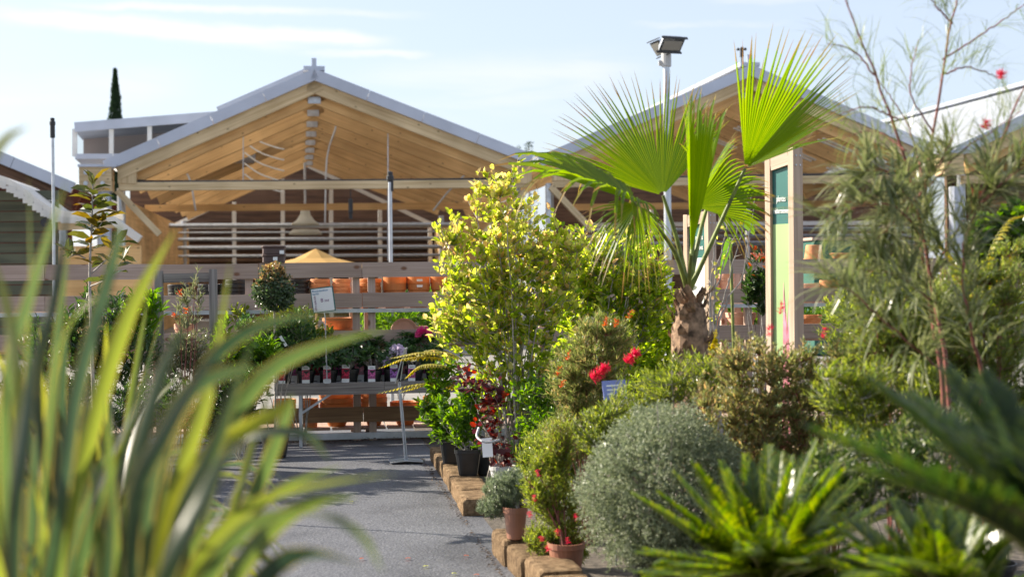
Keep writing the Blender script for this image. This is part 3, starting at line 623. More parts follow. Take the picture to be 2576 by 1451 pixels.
h3, A3, E3L, E3R, F3 = hall('timber_hall', 'right-hand timber hall cut off by the frame with sunlit corrugated roof', (2900, 130), (2385, 372), (3420, 345), 33.5, nf=6, roof=M_CORR)
hbar(h3, A3, -0.1, 2420, 3380, 452, 440, 0.19, M_FASCIA, 'tie_beam', 0.16)
hbar(h3, A3, 9.0, 2440, 3300, 515, 500, 0.20, M_LARCH, 'tie_beam', 0.16)
mb = MB(); fw = Fd(A3, 17); a, b = fw(2380, 700), fw(3300, 700)
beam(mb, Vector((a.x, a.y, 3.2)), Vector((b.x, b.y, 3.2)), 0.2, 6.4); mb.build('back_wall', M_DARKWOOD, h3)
mb = MB(); f = Fd(A3, -0.15); p = f(2405, 470); tube(mb, [Vector((p.x, p.y, 0)), p], 0.17, 12); mb.build('column', M_ZINC, h3)
mb = MB(); f = Fd(A3, -0.15); beam(mb, f(2350, 385), f(2440, 383), 0.6, 0.08); mb.build('beam_flashing', M_ZINC, h3)
mb = MB(); beam(mb, f(2362, 415), f(2412, 413), 0.5, 0.5); mb.build('beam_end', M_FASCIA, h3)

h0, A0, E0L, E0R, F0 = hall('timber_hall', 'dark-red boarded hall at the left edge behind the awning', (-420, 205), (-900, 420), (196, 462), 32, nf=6, wood=M_REDBOARD, deep=0.8, barge=M_DARKWOOD)
mb = MB(); fw = Fd(A0, 3.0); a, b = fw(-500, 700), fw(182, 700)
beam(mb, Vector((a.x, a.y, 1.9)), Vector((b.x, b.y, 1.9)), 0.2, 3.8); mb.build('back_wall', M_REDBOARD, h0)

# curved awning in front of the left hall
pa = P(60, 600, 27); t = thing('curved_awning', 'white scalloped awning curving over green grey slatted kiosk', 'awning', (pa.x, pa.y, 0))
crv = bez([P(-120, 425, 27), P(0, 458, 27), P(55, 487, 27), P(110, 528, 27), P(150, 546, 27), P(200, 548, 27), P(262, 538, 27)], 30)
def ribbon(mb, crv, off0, off1, ex):
    V = []; 
    for c in crv: V += [c + off0, c + off1]
    V = np.array(V); n = len(crv); ex = np.array(tuple(ex))
    VV = np.concatenate([V, V + ex]); q = 2 * n
    F = [(2 * i, 2 * i + 2, 2 * i + 3, 2 * i + 1) for i in range(n - 1)] + [(q + 2 * i + 1, q + 2 * i + 3, q + 2 * i + 2, q + 2 * i) for i in range(n - 1)]
    F += [(2 * i + 1, 2 * i + 3, q + 2 * i + 3, q + 2 * i + 1) for i in range(n - 1)] + [(q + 2 * i, q + 2 * i + 2, 2 * i + 2, 2 * i) for i in range(n - 1)]
    mb.add(VV, F)
mb = MB(); ribbon(mb, crv, np.array((0, 0, 0.0)), np.array((0, 0, 0.13)), AX * 3.0); mb.build('canopy', M_AWN, t, smooth=False)
mb = MB()
for i in range(1, 28, 1):
    c = Vector(crv[i]); beam(mb, c - PX * 0.09 - UP * 0.05 - AX * 0.02, c + PX * 0.09 - UP * 0.05 - AX * 0.02, 0.02, 0.10 if i % 2 else 0.05)
mb.build('valance', M_AWN, t)
mb = MB(); a, b = P(-150, 700, 28.5), P(150, 700, 28.5)
for k in range(16): 
    z = 0.1 + k * 0.21
    beam(mb, Vector((a.x, a.y, z)), Vector((b.x, b.y, z)), 0.05, 0.19)
mb.build('slat_wall', M_GREENBOARD, t)
mb = MB(); beam(mb, P(150, 566, 27.2), P(290, 560, 27.2), 0.2, 0.20); mb.build('front_beam', M_FASCIA, t)
mb = MB(); a, b = P(150, 640, 27.6), P(355, 640, 27.6); beam(mb, Vector((a.x, a.y, 1.1)), Vector((b.x, b.y, 1.1)), 0.1, 2.2); mb.build('board_wall', M_LARCH, t)
mb = MB(); beam(mb, P(258, 535, 27), P(352, 602, 27), 0.12, 0.14); mb.build('sloping_rail', M_AWN, t)
mb = MB(); p = P(117, 560, 26.9); tube(mb, [p, p - AX * 0.12], 0.09, 14); mb.build('wall_clock', M_DARK, t)

# glazed lantern behind the left eave
p = P(330, 360, 40); t = thing('roof_lantern', 'glazed roof lantern with flat zinc top behind left hall eave', 'roof lantern', (p.x, p.y, p.z - 0.5))
c = [P(198, 335, 40), P(640, 300, 41)]
mb = MB(); beam(mb, c[0] + UP * 0.04, c[1] + UP * 0.04, 2.4, 0.26); mb.build('roof', M_ZINC, t, bevel=0.02)
lo = [P(198, 402, 40), P(640, 400, 41)]
mb = MB(); beam(mb, lo[0], lo[1], 2.2, 0.14); mb.build('sill', M_ZINC, t)
for fx in (0.01, 0.21, 0.42, 0.65):
    u = c[0].lerp(c[1], fx); v = lo[0].lerp(lo[1], fx); mb = MB(); beam(mb, v - AX * 1.05, u - AX * 1.05, 0.12, 0.1, AX); mb.build('mullion', M_WHITE, t)
mb = MB(); u0, u1 = c[0] - AX * 1.0, c[1] - AX * 1.0; v0, v1 = lo[0] - AX * 1.0, lo[1] - AX * 1.0
mb.add([v0, v1, u1, u0], [(0, 1, 2, 3)]); mb.build('glass', M_GLASS, t)
mb = MB(); mb.add([v0 + AX * 1.9, v1 + AX * 1.9, u1 + AX * 1.9, u0 + AX * 1.9], [(0, 1, 2, 3)]); mb.build('rear_panel', M_RACK, t)

# ------------------------------------------------------------------ masts, floodlights, anemometer
def mast(x, ytop, d, r, label, capped=True, cap_h=0.28, base_lab='mast'):
    p = P(x, ytop, d); b = Vector((p.x, p.y, 0)); t = thing('mast', label, 'mast', b)
    mb = MB(); tube(mb, [b, p - UP * 0.05], r, 12); mb.build('pole', M_GALV, t, smooth=True)
    mb = MB(); lathe(mb, [(0.0, 0.0), (r * 1.4, -0.01), (r * 1.4, -0.05), (r * 1.9, -0.06), (r * 1.9, -0.10), (r * 1.6, -0.11), (r * 1.6, -cap_h), (r, -cap_h - 0.01)], p, 12); mb.build('cap', M_DARK, t)
    return t, p
mast(132, 296, 20, 0.022, 'thin grey mast with a black cap near the left edge')
t, p = mast(981, 431, 17, 0.024, 'grey steel mast with short black head in front of left hall', cap_h=0.12)
mb = MB(); q = p + Vector((0.03, -0.02, -0.10)); tube(mb, [q, q - UP * 0.14], 0.012, 8); mb.build('cable', M_DARK, t)
p = P(1676, 150, 24); b = Vector((p.x, p.y, 0))
t = thing('floodlight_mast', 'tall steel mast carrying twin floodlights above the palm', 'floodlight', b)
mb = MB(); tube(mb, [b, p - UP * 0.02], [0.075, 0.055], 14); mb.build('pole', M_GALV, t, smooth=True)
mb = MB(); lathe(mb, [(0.0, 0.12), (0.085, 0.12), (0.085, -0.12), (0.06, -0.13)], p, 14); tube(mb, [p + Vector((-0.13, 0, -0.06)), p + Vector((0.0, 0, -0.06))], 0.05, 8); mb.build('bracket', M_GREYP, t)
def flood(c, fwd, up):
    fwd = Vector(fwd).normalized(); side = fwd.cross(Vector(up)).normalized(); u = side.cross(fwd)
    mb = MB()
    V = []
    for dz, sx, sy in ((0.0, 0.20, 0.13), (-0.10, 0.17, 0.11), (-0.17, 0.12, 0.06)):
        for a, b_ in ((-1, -1), (1, -1), (1, 1), (-1, 1)): V.append(c + fwd * dz + side * sx * a + u * sy * b_)
    F = [(i * 4 + j, i * 4 + (j + 1) % 4, i * 4 + 4 + (j + 1) % 4, i * 4 + 4 + j) for i in range(2) for j in range(4)] + [(8, 9, 10, 11)]
    mb.add(V, F); h = mb.build('lamp_head', M_GALV, t)
    mb = MB(); box(mb, c + fwd * 0.01, side * 0.165, u * 0.095, fwd * 0.008); mb.build('lens', M_LENS, h)
    mb = MB(); beam(mb, c + u * 0.155 - side * 0.235, c + u * 0.155 + side * 0.235, 0.05, 0.012, u); beam(mb, c - u * 0.155 - side * 0.235, c - u * 0.155 + side * 0.235, 0.05, 0.012, u); mb.build('rim', M_DARK, h)
flood(P(1690, 114, 23.7), (0.22, -0.62, -0.75), UP)
flood(P(1655, 122, 24.1), (-0.80, -0.25, -0.55), UP)
p = P(1866, 175, 35); t = thing('anemometer', 'small cup anemometer on the ridge of the right hall', 'anemometer', p)
mb = MB(); tube(mb, [p - UP * 0.1, p + UP * 0.42], 0.02, 6); mb.build('pole', M_DARK, t)
for k in range(3):
    a = k * 2.094 + 0.4; q = p + UP * 0.5 + Vector((math.cos(a), math.sin(a), 0)) * 0.1
    mb = MB(); lathe(mb, [(0.0, 0.04), (0.03, 0.03), (0.045, 0.0), (0.03, -0.03), (0.0, -0.04)], q, 8); tube(mb, [p + UP * 0.5, q], 0.01, 4); mb.build('cup', M_DARK, t)
mb = MB(); tube(mb, [p + UP * 0.3, p + UP * 0.52], 0.045, 8); mb.build('sensor_body', M_DARK, t)

# ------------------------------------------------------------------ vegetation builders
def seg_twigs(mb, stems, targets, r0, sag=0.0):
    """join each target to a stem point below it; returns list of (start, mid, end)"""
    S = np.concatenate(stems); out = []
    for q in targets:
        dz = q[2] - S[:, 2]; d = np.linalg.norm(S - q, axis=1) + np.where(dz < 0.03, 10, 0)
        s = S[np.argmin(d)]; mid = (s + q) / 2 + np.array([0, 0, -0.12 * np.linalg.norm(q - s)]) + rng.normal(0, 0.04, 3) * np.linalg.norm(q - s)
        out.append(bez([s, mid, q], 5))
        tube(mb, out[-1], np.linspace(r0, r0 * 0.4, 5), 3, cap=False)
    return out
def shrub(name, label, cat, base, ells, nst=7, ntw=300, lpt=7, tmpl=T_BROAD, size=0.05, wfac=0.95, mat=None, tip=None, tipz=None, stem=M_BARK, sr=0.008, up=0.35, spread=0.02, shell=0.0, group=None, pot=None, svar=0.3, hang=0.0, thin=None, lend=0.45, clump=0):
    base = Vector(base); t = thing(name, label, cat, base, 0, group)
    z0 = 0.0
    if pot: z0 = make_pot(t, base, *pot)
    b = np.array(tuple(base + UP * z0))
    sm = MB(); tops, _ = in_ells(ells, nst, 0.35); stems = []
    order = np.argsort(-tops[:, 2]); tops = tops[order]
    for q in tops:
        s = b + np.array([*rng.normal(0, spread, 2), -0.02]); m1 = s * 0.55 + q * 0.45; m1[2] = s[2] * 0.45 + q[2] * 0.55
        pts = bez([s, m1 + rng.normal(0, 0.02, 3), q], 12); pts[1:-1] += rng.normal(0, 0.006, (10, 3))
        stems.append(pts); tube(sm, pts, np.linspace(sr, sr * 0.25, 12), 5)
    q, _ = in_ells(ells, ntw, shell)
    if clump:                                    # bunch the twigs so that gaps stay open between them
        cen, _ = in_ells(ells, clump, max(shell, 0.3)); k = rng.integers(0, clump, ntw); q = cen[k] + rdir(ntw) * 0.13 * rng.random(ntw)[:, None] ** 0.5
    q = q[q[:, 2] > b[2] - 0.02 if hang == 0 else q[:, 2] > -0.0]
    if thin: q = q[(rng.random(len(q)) > thin[1]) | (q[:, 2] > thin[0] + rng.normal(0, 0.15, len(q)))]
    tw = seg_twigs(sm, stems, q, sr * 0.3)
    sm.build('stems', stem, t, smooth=True)
    mb = MB(); pos = []; dirs = []; nr = []
    for c in tw:
        ln = np.linalg.norm(c[-1] - c[0]) + 0.02; ax = c[-1] - c[-2]; ax /= np.linalg.norm(ax) + 1e-9
        f = rng.uniform(max(0.0, 1 - max(lend, 0.16 / ln)), 1.0, lpt); f[-1] = 1
        for g in f:
            x = g * 4; i = min(3, int(x)); p = c[i] + (c[i + 1] - c[i]) * (x - i); pos.append(p)
            v = rng.normal(0, 1, 3); v -= ax * np.dot(v, ax); v /= np.linalg.norm(v) + 1e-9
            dirs.append(v * 0.8 + ax * 0.55 + np.array([0, 0, up])); nr.append(np.array([0, 0, 1]) + rng.normal(0, 0.55, 3) - v * 0.2)
    pos = np.array(pos); n = len(pos); s = size * rng.uniform(1 - svar, 1 + svar, n)
    mi = np.zeros(n, bool)
    if tip is not None:
        zz = pos[:, 2]; pr = np.clip((zz - tipz[0]) / (tipz[1] - tipz[0]), 0, 1); mi = rng.random(n) < pr
    dirs = np.array(dirs); nr = np.array(nr)
    leaves(mb, tmpl, pos[~mi], dirs[~mi], nr[~mi], s[~mi], s[~mi] * wfac, 0)
    if mi.any(): leaves(mb, tmpl, pos[mi], dirs[mi], nr[mi], s[mi], s[mi] * wfac, 1)
    mb.build('foliage', [mat] + ([tip] if tip is not None else []), t)
    return t
def needle_bush(name, label, cat, base, ells, nst=9, ntw=400, npt=14, length=0.05, wid=0.0022, mat=None, stem=M_REDBARK, sr=0.006, group=None, pot=None, shell=0.0, flowers=None, along=0.8, mat2=None, mix=0.0, up=0.3):
    base = Vector(base); t = thing(name, label, cat, base, 0, group); z0 = 0.0
    if pot: z0 = make_pot(t, base, *pot)
    b = np.array(tuple(base + UP * z0)); sm = MB(); tops, _ = in_ells(ells, nst, 0.4); stems = []
    for q in tops:
        s = b + np.array([*rng.normal(0, 0.02, 2), -0.02]); m1 = s * 0.5 + q * 0.5; m1[2] += 0.1 * (q[2] - s[2])
        pts = bez([s, m1, q], 12); stems.append(pts); tube(sm, pts, np.linspace(sr, sr * 0.3, 12), 5)
    ntw = int(ntw * 1.5); q, _ = in_ells(ells, ntw, shell); q = q[q[:, 2] > 0.02]
    tw = seg_twigs(sm, stems, q, sr * 0.35); sm.build('stems', stem, t, smooth=True)
    mb = MB(); pos = []; ax = []
    for c in tw:
        a = c[-1] - c[-2]; a /= np.linalg.norm(a) + 1e-9; ln = np.linalg.norm(c[-1] - c[0])
        lo = max(1 - along, 1 - 0.22 / (ln + 0.01))
        for g in rng.uniform(max(0, lo), 1, npt):
            x = g * 4; i = min(3, int(x)); pos.append(c[i] + (c[i + 1] - c[i]) * (x - i)); ax.append(a)
    pos = np.array(pos); ax = np.array(ax); n = len(pos); d = rdir(n) * 0.8 + ax * 0.8 + np.array([0, 0, up])
    s = length * rng.uniform(0.6, 1.3, n); w_ = wid * 1.25 * rng.uniform(0.8, 1.3, n); mm = rng.random(n) < mix
    leaves(mb, T_NEEDLE, pos[~mm], d[~mm], rdir(n)[~mm], s[~mm], w_[~mm], 0)
    if mm.any(): leaves(mb, T_NEEDLE, pos[mm], d[mm], rdir(n)[mm], s[mm], w_[mm], 1)
    mb.build('foliage', [mat] + ([mat2] if mat2 else []), t)
    for fl in (flowers or []): bottlebrush(t, *fl)
    return t
def bottlebrush(t, p, axis, ln, r, mat, n=70):
    p = np.array(tuple(p)); a = np.array(tuple(Vector(axis).normalized())); mb = MB()
    g = rng.random(n); pos = p + a * (g * ln)[:, None]; d = rdir(n); d -= a * (d @ a)[:, None] * 0.7; d = d + a * 0.3
    leaves(mb, T_NEEDLE, pos, d, rdir(n), r * rng.uniform(0.7, 1.3, n), r * 0.16, 0); mb.build('flower', mat, t)
POTS = {'black_square': (M_BLACKP, 4.5), 'black': (M_BLACKP, 0), 'terracotta': (M_TERRA, 0), 'brown': (M_BROWNP, 0), 'grey': (M_GREYP, 0)}
def make_pot(t, base, kind, r, h):
    mat, sq = POTS[kind]; mb = MB(); n = 28 if sq else 24; k = 0.72
    lathe(mb, [(0.0, 0.004), (r * k * 0.95, 0.004), (r * k, 0.008), (r * 0.97, h - 0.03), (r * 0.98, h - 0.028), (r * 1.05, h - 0.027), (r * 1.06, h), (r * 1.0, h + 0.001), (r * 0.95, h - 0.04)], base, n, 0, sq)
    p = mb.build('pot', mat, t, smooth=False)
    mb = MB(); lathe(mb, [(0.0, h - 0.022), (r * 0.5, h - 0.018), (r * 0.96, h - 0.03)], base, n, 0, sq); mb.build('soil', M_SOIL, p)
    return h - 0.02

# ------------------------------------------------------------------ kerb of tumbled blocks
def block(p, ln, wd, ht, yaw, label, grp):
    M = frame(p, Matrix.Rotation(yaw, 3, 'Z') @ AX, Matrix.Rotation(yaw, 3, 'Z') @ -PX)
    nx, ny, nz = 14, 8, 5; V = []; F = []
    import itertools
    g = {}
    def vid(i, j, k):
        if (i, j, k) not in g:
            x, y, z = (i / nx - .5) * ln, (j / ny - .5) * wd, k / nz * ht
            e = sum(((i in (0, nx)), (j in (0, ny)), (k in (0, nz))))
            sh = 0.006 * (e - 1) if e > 1 else 0
            jit = rng.normal(0, 0.0011, 3)
            x -= math.copysign(sh, x) * (i in (0, nx)); y -= math.copysign(sh, y) * (j in (0, ny)); z -= (sh if k == nz else 0)
            g[(i, j, k)] = len(V); V.append(M @ Vector((x + jit[0], y + jit[1], z + jit[2] * (k > 0))))
        return g[(i, j, k)]
    for i in range(nx):
        for j in range(ny):
            F.append((vid(i, j, nz), vid(i + 1, j, nz), vid(i + 1, j + 1, nz), vid(i, j + 1, nz)))
    for i in range(nx):
        for k in range(nz):
            F.append((vid(i, 0, k), vid(i + 1, 0, k), vid(i + 1, 0, k + 1), vid(i, 0, k + 1)))
            F.append((vid(i + 1, ny, k), vid(i, ny, k), vid(i, ny, k + 1), vid(i + 1, ny, k + 1)))
    for j in range(ny):
        for k in range(nz):
            F.append((vid(0, j + 1, k), vid(0, j, k), vid(0, j, k + 1), vid(0, j + 1, k + 1)))
            F.append((vid(nx, j, k), vid(nx, j + 1, k), vid(nx, j + 1, k + 1), vid(nx, j, k + 1)))
    mb = MB(); mb.add(V, F); o = mb.build('kerb_block', M_STONE, None, smooth=False, base=p)
    tag(o, label, 'kerb block', grp); return o
KA = ['nearest', 'second', 'third', 'fourth', 'fifth', 'sixth', 'farthest']
for i in range(7):
    q = edge(0.21 + i * 0.405 + rng.uniform(-.01, .01)) + PX * (0.115 + rng.uniform(-0.006, 0.006) + 0.008 * i)
    block(Vector((q.x, q.y, -0.01)), 0.395, 0.22, 0.118 + rng.uniform(-.004, .004), rng.uniform(-0.03, 0.03), f'{KA[i]} brown stone block of the far kerb beside the potted shrubs', 'stone blocks of the far kerb')
for i in range(6):
    q = edge(-1.42 - i * 0.40) + PX * (0.125 + 0.03 * min(i, 2) + rng.uniform(-.008, .008))
    block(Vector((q.x, q.y, -0.01)), 0.385, 0.22, 0.145 - 0.012 * (i % 2), rng.uniform(-0.05, 0.05), f'{["farthest","second","third","fourth","fifth","nearest"][i]} brown stone block of the near kerb below the red-flowered bush', 'stone blocks of the near kerb')

# ------------------------------------------------------------------ timber display shelving
rk = thing('display_shelving', 'long timber display shelving with horizontal boards holding terracotta pots', 'shelving', R(0), math.atan2(PX.y, PX.x))
T0, T1 = -3.75, 6.7
rows = [(1.52, 1.662), (1.238, 1.378), (0.885, 1.03), (0.175, 0.315)]
js = [T0 + i * 0.95 for i in range(12)]; sh = 0.055 - js[4]; js = [j + sh for j in js]
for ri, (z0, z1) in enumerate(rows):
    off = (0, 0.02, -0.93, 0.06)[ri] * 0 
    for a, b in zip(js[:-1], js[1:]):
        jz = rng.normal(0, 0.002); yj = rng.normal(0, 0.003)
        mb = MB(); beam(mb, R(a + 0.002, 0 + yj, (z0 + z1) / 2 + jz), R(b - 0.002, 0 + yj, (z0 + z1) / 2 + jz), 0.035, z1 - z0 - 0.002); mb.build('board', M_RACKSHADE if ri == 3 else M_RACK, rk, bevel=0.004)
for k in range(-2, 4):
    for s in ((-0.0, 0.145) if k != -1 else (0.0,)):
        t_ = 0.0 + k * 1.9 + s if k < 1 else 0.0 + k * 1.9 + s
        for bk in (0.055, 0.85):
            mb = MB(); beam(mb, R(t_, bk, 0), R(t_, bk, 1.60), 0.068, 0.068, AX); mb.build('post', M_RACK, rk, bevel=0.004)
mb = MB(); beam(mb, R(-0.985, 0.055, 0), R(-0.985, 0.055, 1.60), 0.068, 0.068, AX); mb.build('post', M_RACK, rk)
for z in (1.215, 0.87):
    for bk in (0.10, 0.27, 0.44, 0.61, 0.78):
        mb = MB(); beam(mb, R(T0, bk, z), R(T1, bk, z), 0.045, 0.025); mb.build('shelf_slat', M_RACK, rk)
mb = MB(); beam(mb, R(T0, -0.012, 1.213), R(T1, -0.012, 1.213), 0.02, 0.036); mb.build('metal_edge', M_GALV, rk)
mb = MB(); beam(mb, R(T0, 0.02, 0.045), R(T1, 0.02, 0.045), 0.03, 0.06); mb.build('metal_edge', M_GALV, rk)
for i in range(40):
    mb = MB(); a = T0 + i * 0.26; beam(mb, R(a, 0.12, 0.10), R(a, 0.80, 0.10), 0.24, 0.02); mb.build('pallet_slat', M_RACK, rk)

def pot_prof(r, h, rim=0.035, k=0.72, th=0.012):
    return [(0.0, 0.0), (r * k - 0.005, 0.0), (r * k, 0.005), (r * 0.955 - 0.004, h - rim - 0.004), (r * 0.97, h - rim), (r - 0.002, h - rim), (r, h - rim + 0.004), (r, h - 0.004), (r - 0.004, h), (r - th, h), (r - th - 0.004, h - 0.006), (r * k - th, th), (0.0, th)]
POTM = {}
ORD = ['bottom', 'second', 'third', 'fourth', 'fifth', 'sixth', 'seventh']
def pot_at(p, r, h, mat, label, cat='pot', group=None, name='flower_pot', rim=0.035, k=0.72, flip=False, tilt=None, sq=0):
    key = (round(r, 3), round(h, 3), mat.name, rim, k, sq)
    if key not in POTM:
        mb = MB(); lathe(mb, pot_prof(r, h, rim, k), (0, 0, 0), 32, 0, sq); o = mb.build(name, mat, None); POTM[key] = o.data; bpy.data.objects.remove(o)
    o = bpy.data.objects.new(name, POTM[key]); COL.objects.link(o)
    M = Matrix.Translation(p) @ Matrix.Rotation(rng.uniform(0, 6), 4, 'Z') if not sq else Matrix.Translation(p) @ Matrix.Rotation(math.atan2(PX.y, PX.x), 4, 'Z')
    if flip: M = Matrix.Translation(Vector(p) + UP * h) @ Matrix.Rotation(math.pi, 4, 'X')
    if tilt is not None: M = tilt
    put(o, M, None); return tag(o, label, cat, group)
def stack(t, back, z, n, r, h, mat, desc, step=0.045, grp=None, **kw):
    for i in range(n):
        q = R(t + rng.normal(0, 0.003), back + rng.normal(0, 0.003), z + i * step)
        w_ = ORD[i] if i < n - 1 else 'topmost'
        lab = f'{w_} {desc}' if n > 1 else desc
        o = pot_at(q, r * rng.uniform(0.985, 1.0) if n > 8 else r, h, mat, lab, group=grp, **kw)
tx = lambda x: (x - 900) / FPX * 13.5                 # shelf position of a picture column
S1 = 1.228; S2 = 0.885; S3 = 0.112
for x0, x1, n, mat, desc in ((440, 492, 4, M_BLACKP, 'black pot of the stack framed by the weathered posts'),
                             (512, 572, 4, M_BLACKP, 'black pot of the stack behind the right weathered post'),
                             (578, 632, 5, M_BLACKP, 'black pot of the stack just left of the clipped ball shrub'),
                             (728, 786, 5, M_BLACKP, 'black pot of the stack right of the clipped ball shrub'),
                             (788, 838, 5, M_TERRA, 'orange pot of the stack above the price card'),
                             (844, 889, 5, M_TERRA, 'orange pot of the narrow stack left of the double post'),
                             (908, 966, 5, M_TERRAP, 'orange pot of the ribbed stack at the double post')):
    r = (x1 - x0) / 2 / FPX * 13.5; stack(tx((x0 + x1) / 2), 0.13 + r, S1, n, r * 0.99, 0.13, mat, desc, 0.038, 'stacked pots on the top shelf')
for x0, x1, desc in ((970, 1029, 'wide orange plastic pot of the pair right of the double post'), (1031, 1087, 'orange plastic pot with white price stickers'), (1089, 1145, 'orange pot half hidden by the yellow-green shrub')):
    r = (x1 - x0) / 2 / FPX * 13.5; stack(tx((x0 + x1) / 2), 0.13 + r, S1, 2, r, 0.24, M_TERRAP, desc, 0.06, 'orange plastic pots on the top shelf', rim=0.07, k=0.8)
for i in range(2):                                    # price stickers
    q = R(tx(1060), 0.126, 1.435 + i * 0.055); o = MB(); box(o, q, PX * 0.027, AX * 0.002, UP * 0.011)
    s_ = o.build('price_sticker', M_LABEL, None, base=q); tag(s_, f'{("lower","upper")[i]} white price sticker on an orange pot of the top shelf', 'sticker')
q = R(tx(590), 0.128, 1.44); o = MB(); box(o, q - PX * 0.155, PX * 0.03, AX * 0.002, UP * 0.03); tag(o.build('price_sticker', M_LABEL, None, base=q), 'white price sticker on the black pots near the weathered post', 'sticker')
for x0, x1, n, mat, desc in ((1793, 1817, 4, M_PINKT, 'pale pot of the narrow stack beside the rear sign'), (1818, 1860, 6, M_PINKT, 'pale pot of the ribbed stack between sign and photinia'),
                             (2026, 2088, 2, M_PINKT, 'wide pale pot right of the green sign'), (2090, 2140, 3, M_TERRA, 'terracotta pot behind the needle bush')):
    r = (x1 - x0) / 2 / FPX * 14; stack((((x0 + x1) / 2) - 900) / FPX * 13.85, 0.13 + r, S1, n, r, 0.16, mat, desc, 0.032, 'pots on the right part of the top shelf')
# on the top board
q = R(tx(700), 0.03, 1.664)
for i in range(2):
    o = pot_at(q + UP * 0.078 * i, 0.112, 0.078, M_BROWNB, f'{("lower","upper")[i]} dark brown trough stacked on the top board', 'trough', 'dark troughs on the top board', name='trough', rim=0.02, k=0.93, sq=5)
for i in range(2):
    q2 = R(tx(700) + 0.045 - 0.03 * (1 - i) + 0.03 * i, -0.10, 1.70 + 0.06 * i); mb = MB(); box(mb, q2, PX * 0.02, AX * 0.002, UP * 0.016); tag(mb.build('price_sticker', M_LABEL, None, base=q2), f'{("lower","upper")[i]} white sticker on the dark brown trough', 'sticker')
q = R((2055 - 900) / FPX * 13.9, 0.08, 1.664); pot_at(q, 0.10, 0.135, M_TERRA, 'upturned terracotta pot on the right top board', 'pot', flip=True, rim=0.0, k=0.74)
q = R((2125 - 900) / FPX * 13.9, 0.08, 1.664); pot_at(q, 0.10, 0.055, M_TERRA, 'shallow terracotta bowl on the right top board', 'bowl', name='bowl', rim=0.015)
for i, x in enumerate((1899, 1915)):
    q = R((x - 900) / FPX * 13.9, 0.08, 1.664); pot_at(q, 0.035, 0.06, M_PINKT, ('left', 'right')[i] + ' small pale pot on the top board above the photinia', 'pot', 'small pale pots on the top board', rim=0.012)
# middle shelf
for i in range(6):
    q = R(tx(850) + rng.normal(0, 0.006), 0.30, 0.90 + 0.02 * i); pot_at(q, 0.175, 0.035, M_TERRA, f'{ORD[i] if i < 5 else "topmost"} terracotta saucer of the stack under the price card', 'saucer', 'stacked terracotta saucers', name='saucer', rim=0.008, k=0.86)
pot_at(R(tx(860), 0.32, 1.03), 0.16, 0.11, M_TERRA, 'terracotta bowl standing on the saucer stack', 'bowl', name='bowl', rim=0.03)
c = R(tx(1021), 0.16, 1.0); M = frame(c + AX * 0.03, PX, UP * 0.96 + AX * 0.28)
pot_at(c, 0.13, 0.03, M_PINKT, 'round pale pink saucer standing on edge behind the rhododendrons', 'saucer', name='saucer', rim=0.01, k=0.86, tilt=M)
pot_at(R(tx(1066), 0.2, S2), 0.06, 0.17, M_PINKT, 'small pale pot beside the upright saucer', 'pot', rim=0.03)
pot_at(R(tx(478), 0.25, S2), 0.09, 0.22, M_PINKT, 'pale pink pot behind the red-stemmed plant', 'pot', rim=0.05)
pot_at(R((1876 - 900) / FPX * 13.9, 0.25, 1.0), 0.135, 0.14, M_PINKT, 'wide pale planter on the middle shelf under the photinia', 'planter', name='planter', rim=0.05, sq=5)
pot_at(R(tx(960), 0.4, S2), 0.15, 0.05, M_TERRA, 'flat terracotta bowl lying between the double post and saucer', 'bowl', name='bowl', rim=0.012)
# bottom shelf
for x0, x1, n, desc, k in ((808, 894, 3, 'big orange bowl of the stack beside the double post', 0.5), (911, 978, 3, 'orange bowl of the stack behind the double post', 0.5), (984, 1060, 1, 'single big orange bowl behind the leaning notice stand', 0.55),
                           (762, 806, 2, 'tall orange pot behind the table strut', 0.8), (694, 750, 2, 'broad terracotta pot at the table leg', 0.8), (1068, 1130, 2, 'orange bowl under the fern fronds', 0.5)):
    r = (x1 - x0) / 2 / FPX * 13.6
    stack(tx((x0 + x1) / 2), 0.18 + r * 0.8, S3, n, r, 0.22, M_TERRAP if 'bowl' in desc else M_TERRA, desc, 0.05, 'terracotta on the bottom shelf', k=k, rim=0.045)
for i in range(5):
    pot_at(R((1800 + i * 90 - 900) / FPX * 13.9, 0.35, S2), 0.12, 0.22, M_TERRA if i % 2 else M_PINKT, f'{("first","second","third","fourth","fifth")[i]} pot from the rear sign on the right middle shelf', 'pot', 'pots on the right middle shelf', rim=0.04)

# ------------------------------------------------------------------ rhododendron table
D2 = 12.7
tc0 = P(690, 965, D2); q = tc0; TB = Vector((q.x, q.y, 0)); TZ = q.z
ps = thing('sales_table', 'low timber table with galvanised legs in front of the shelving', 'table', TB, math.atan2(PX.y, PX.x))
TLn = 1.95
for a, b in ((0, 0.98), (0.983, TLn)):
    mb = MB(); beam(mb, TB + PX * a + UP * (TZ - 0.055), TB + PX * b + UP * (TZ - 0.055), 0.032, 0.108); mb.build('front_board', M_GREYWOOD, ps, bevel=0.004)
mb = MB(); beam(mb, TB + AX * 0.26 + UP * (TZ - 0.07), TB + AX * 0.26 + PX * TLn + UP * (TZ - 0.07), 0.46, 0.02); mb.build('tabletop', M_GREYWOOD, ps)
for a in (0.23, 1.75):
    for bk in (0.03, 0.46):
        mb = MB(); p = TB + PX * a + AX * bk; beam(mb, p, p + UP * (TZ - 0.1), 0.03, 0.03, AX); mb.build('leg', M_GALV, ps)
    mb = MB(); p = TB + PX * a; beam(mb, p + UP * 0.3 + AX * 0.05, p + PX * 0.28 + AX * 0.05 + UP * (TZ - 0.1), 0.02, 0.02, AX); mb.build('strut', M_GALV, ps)
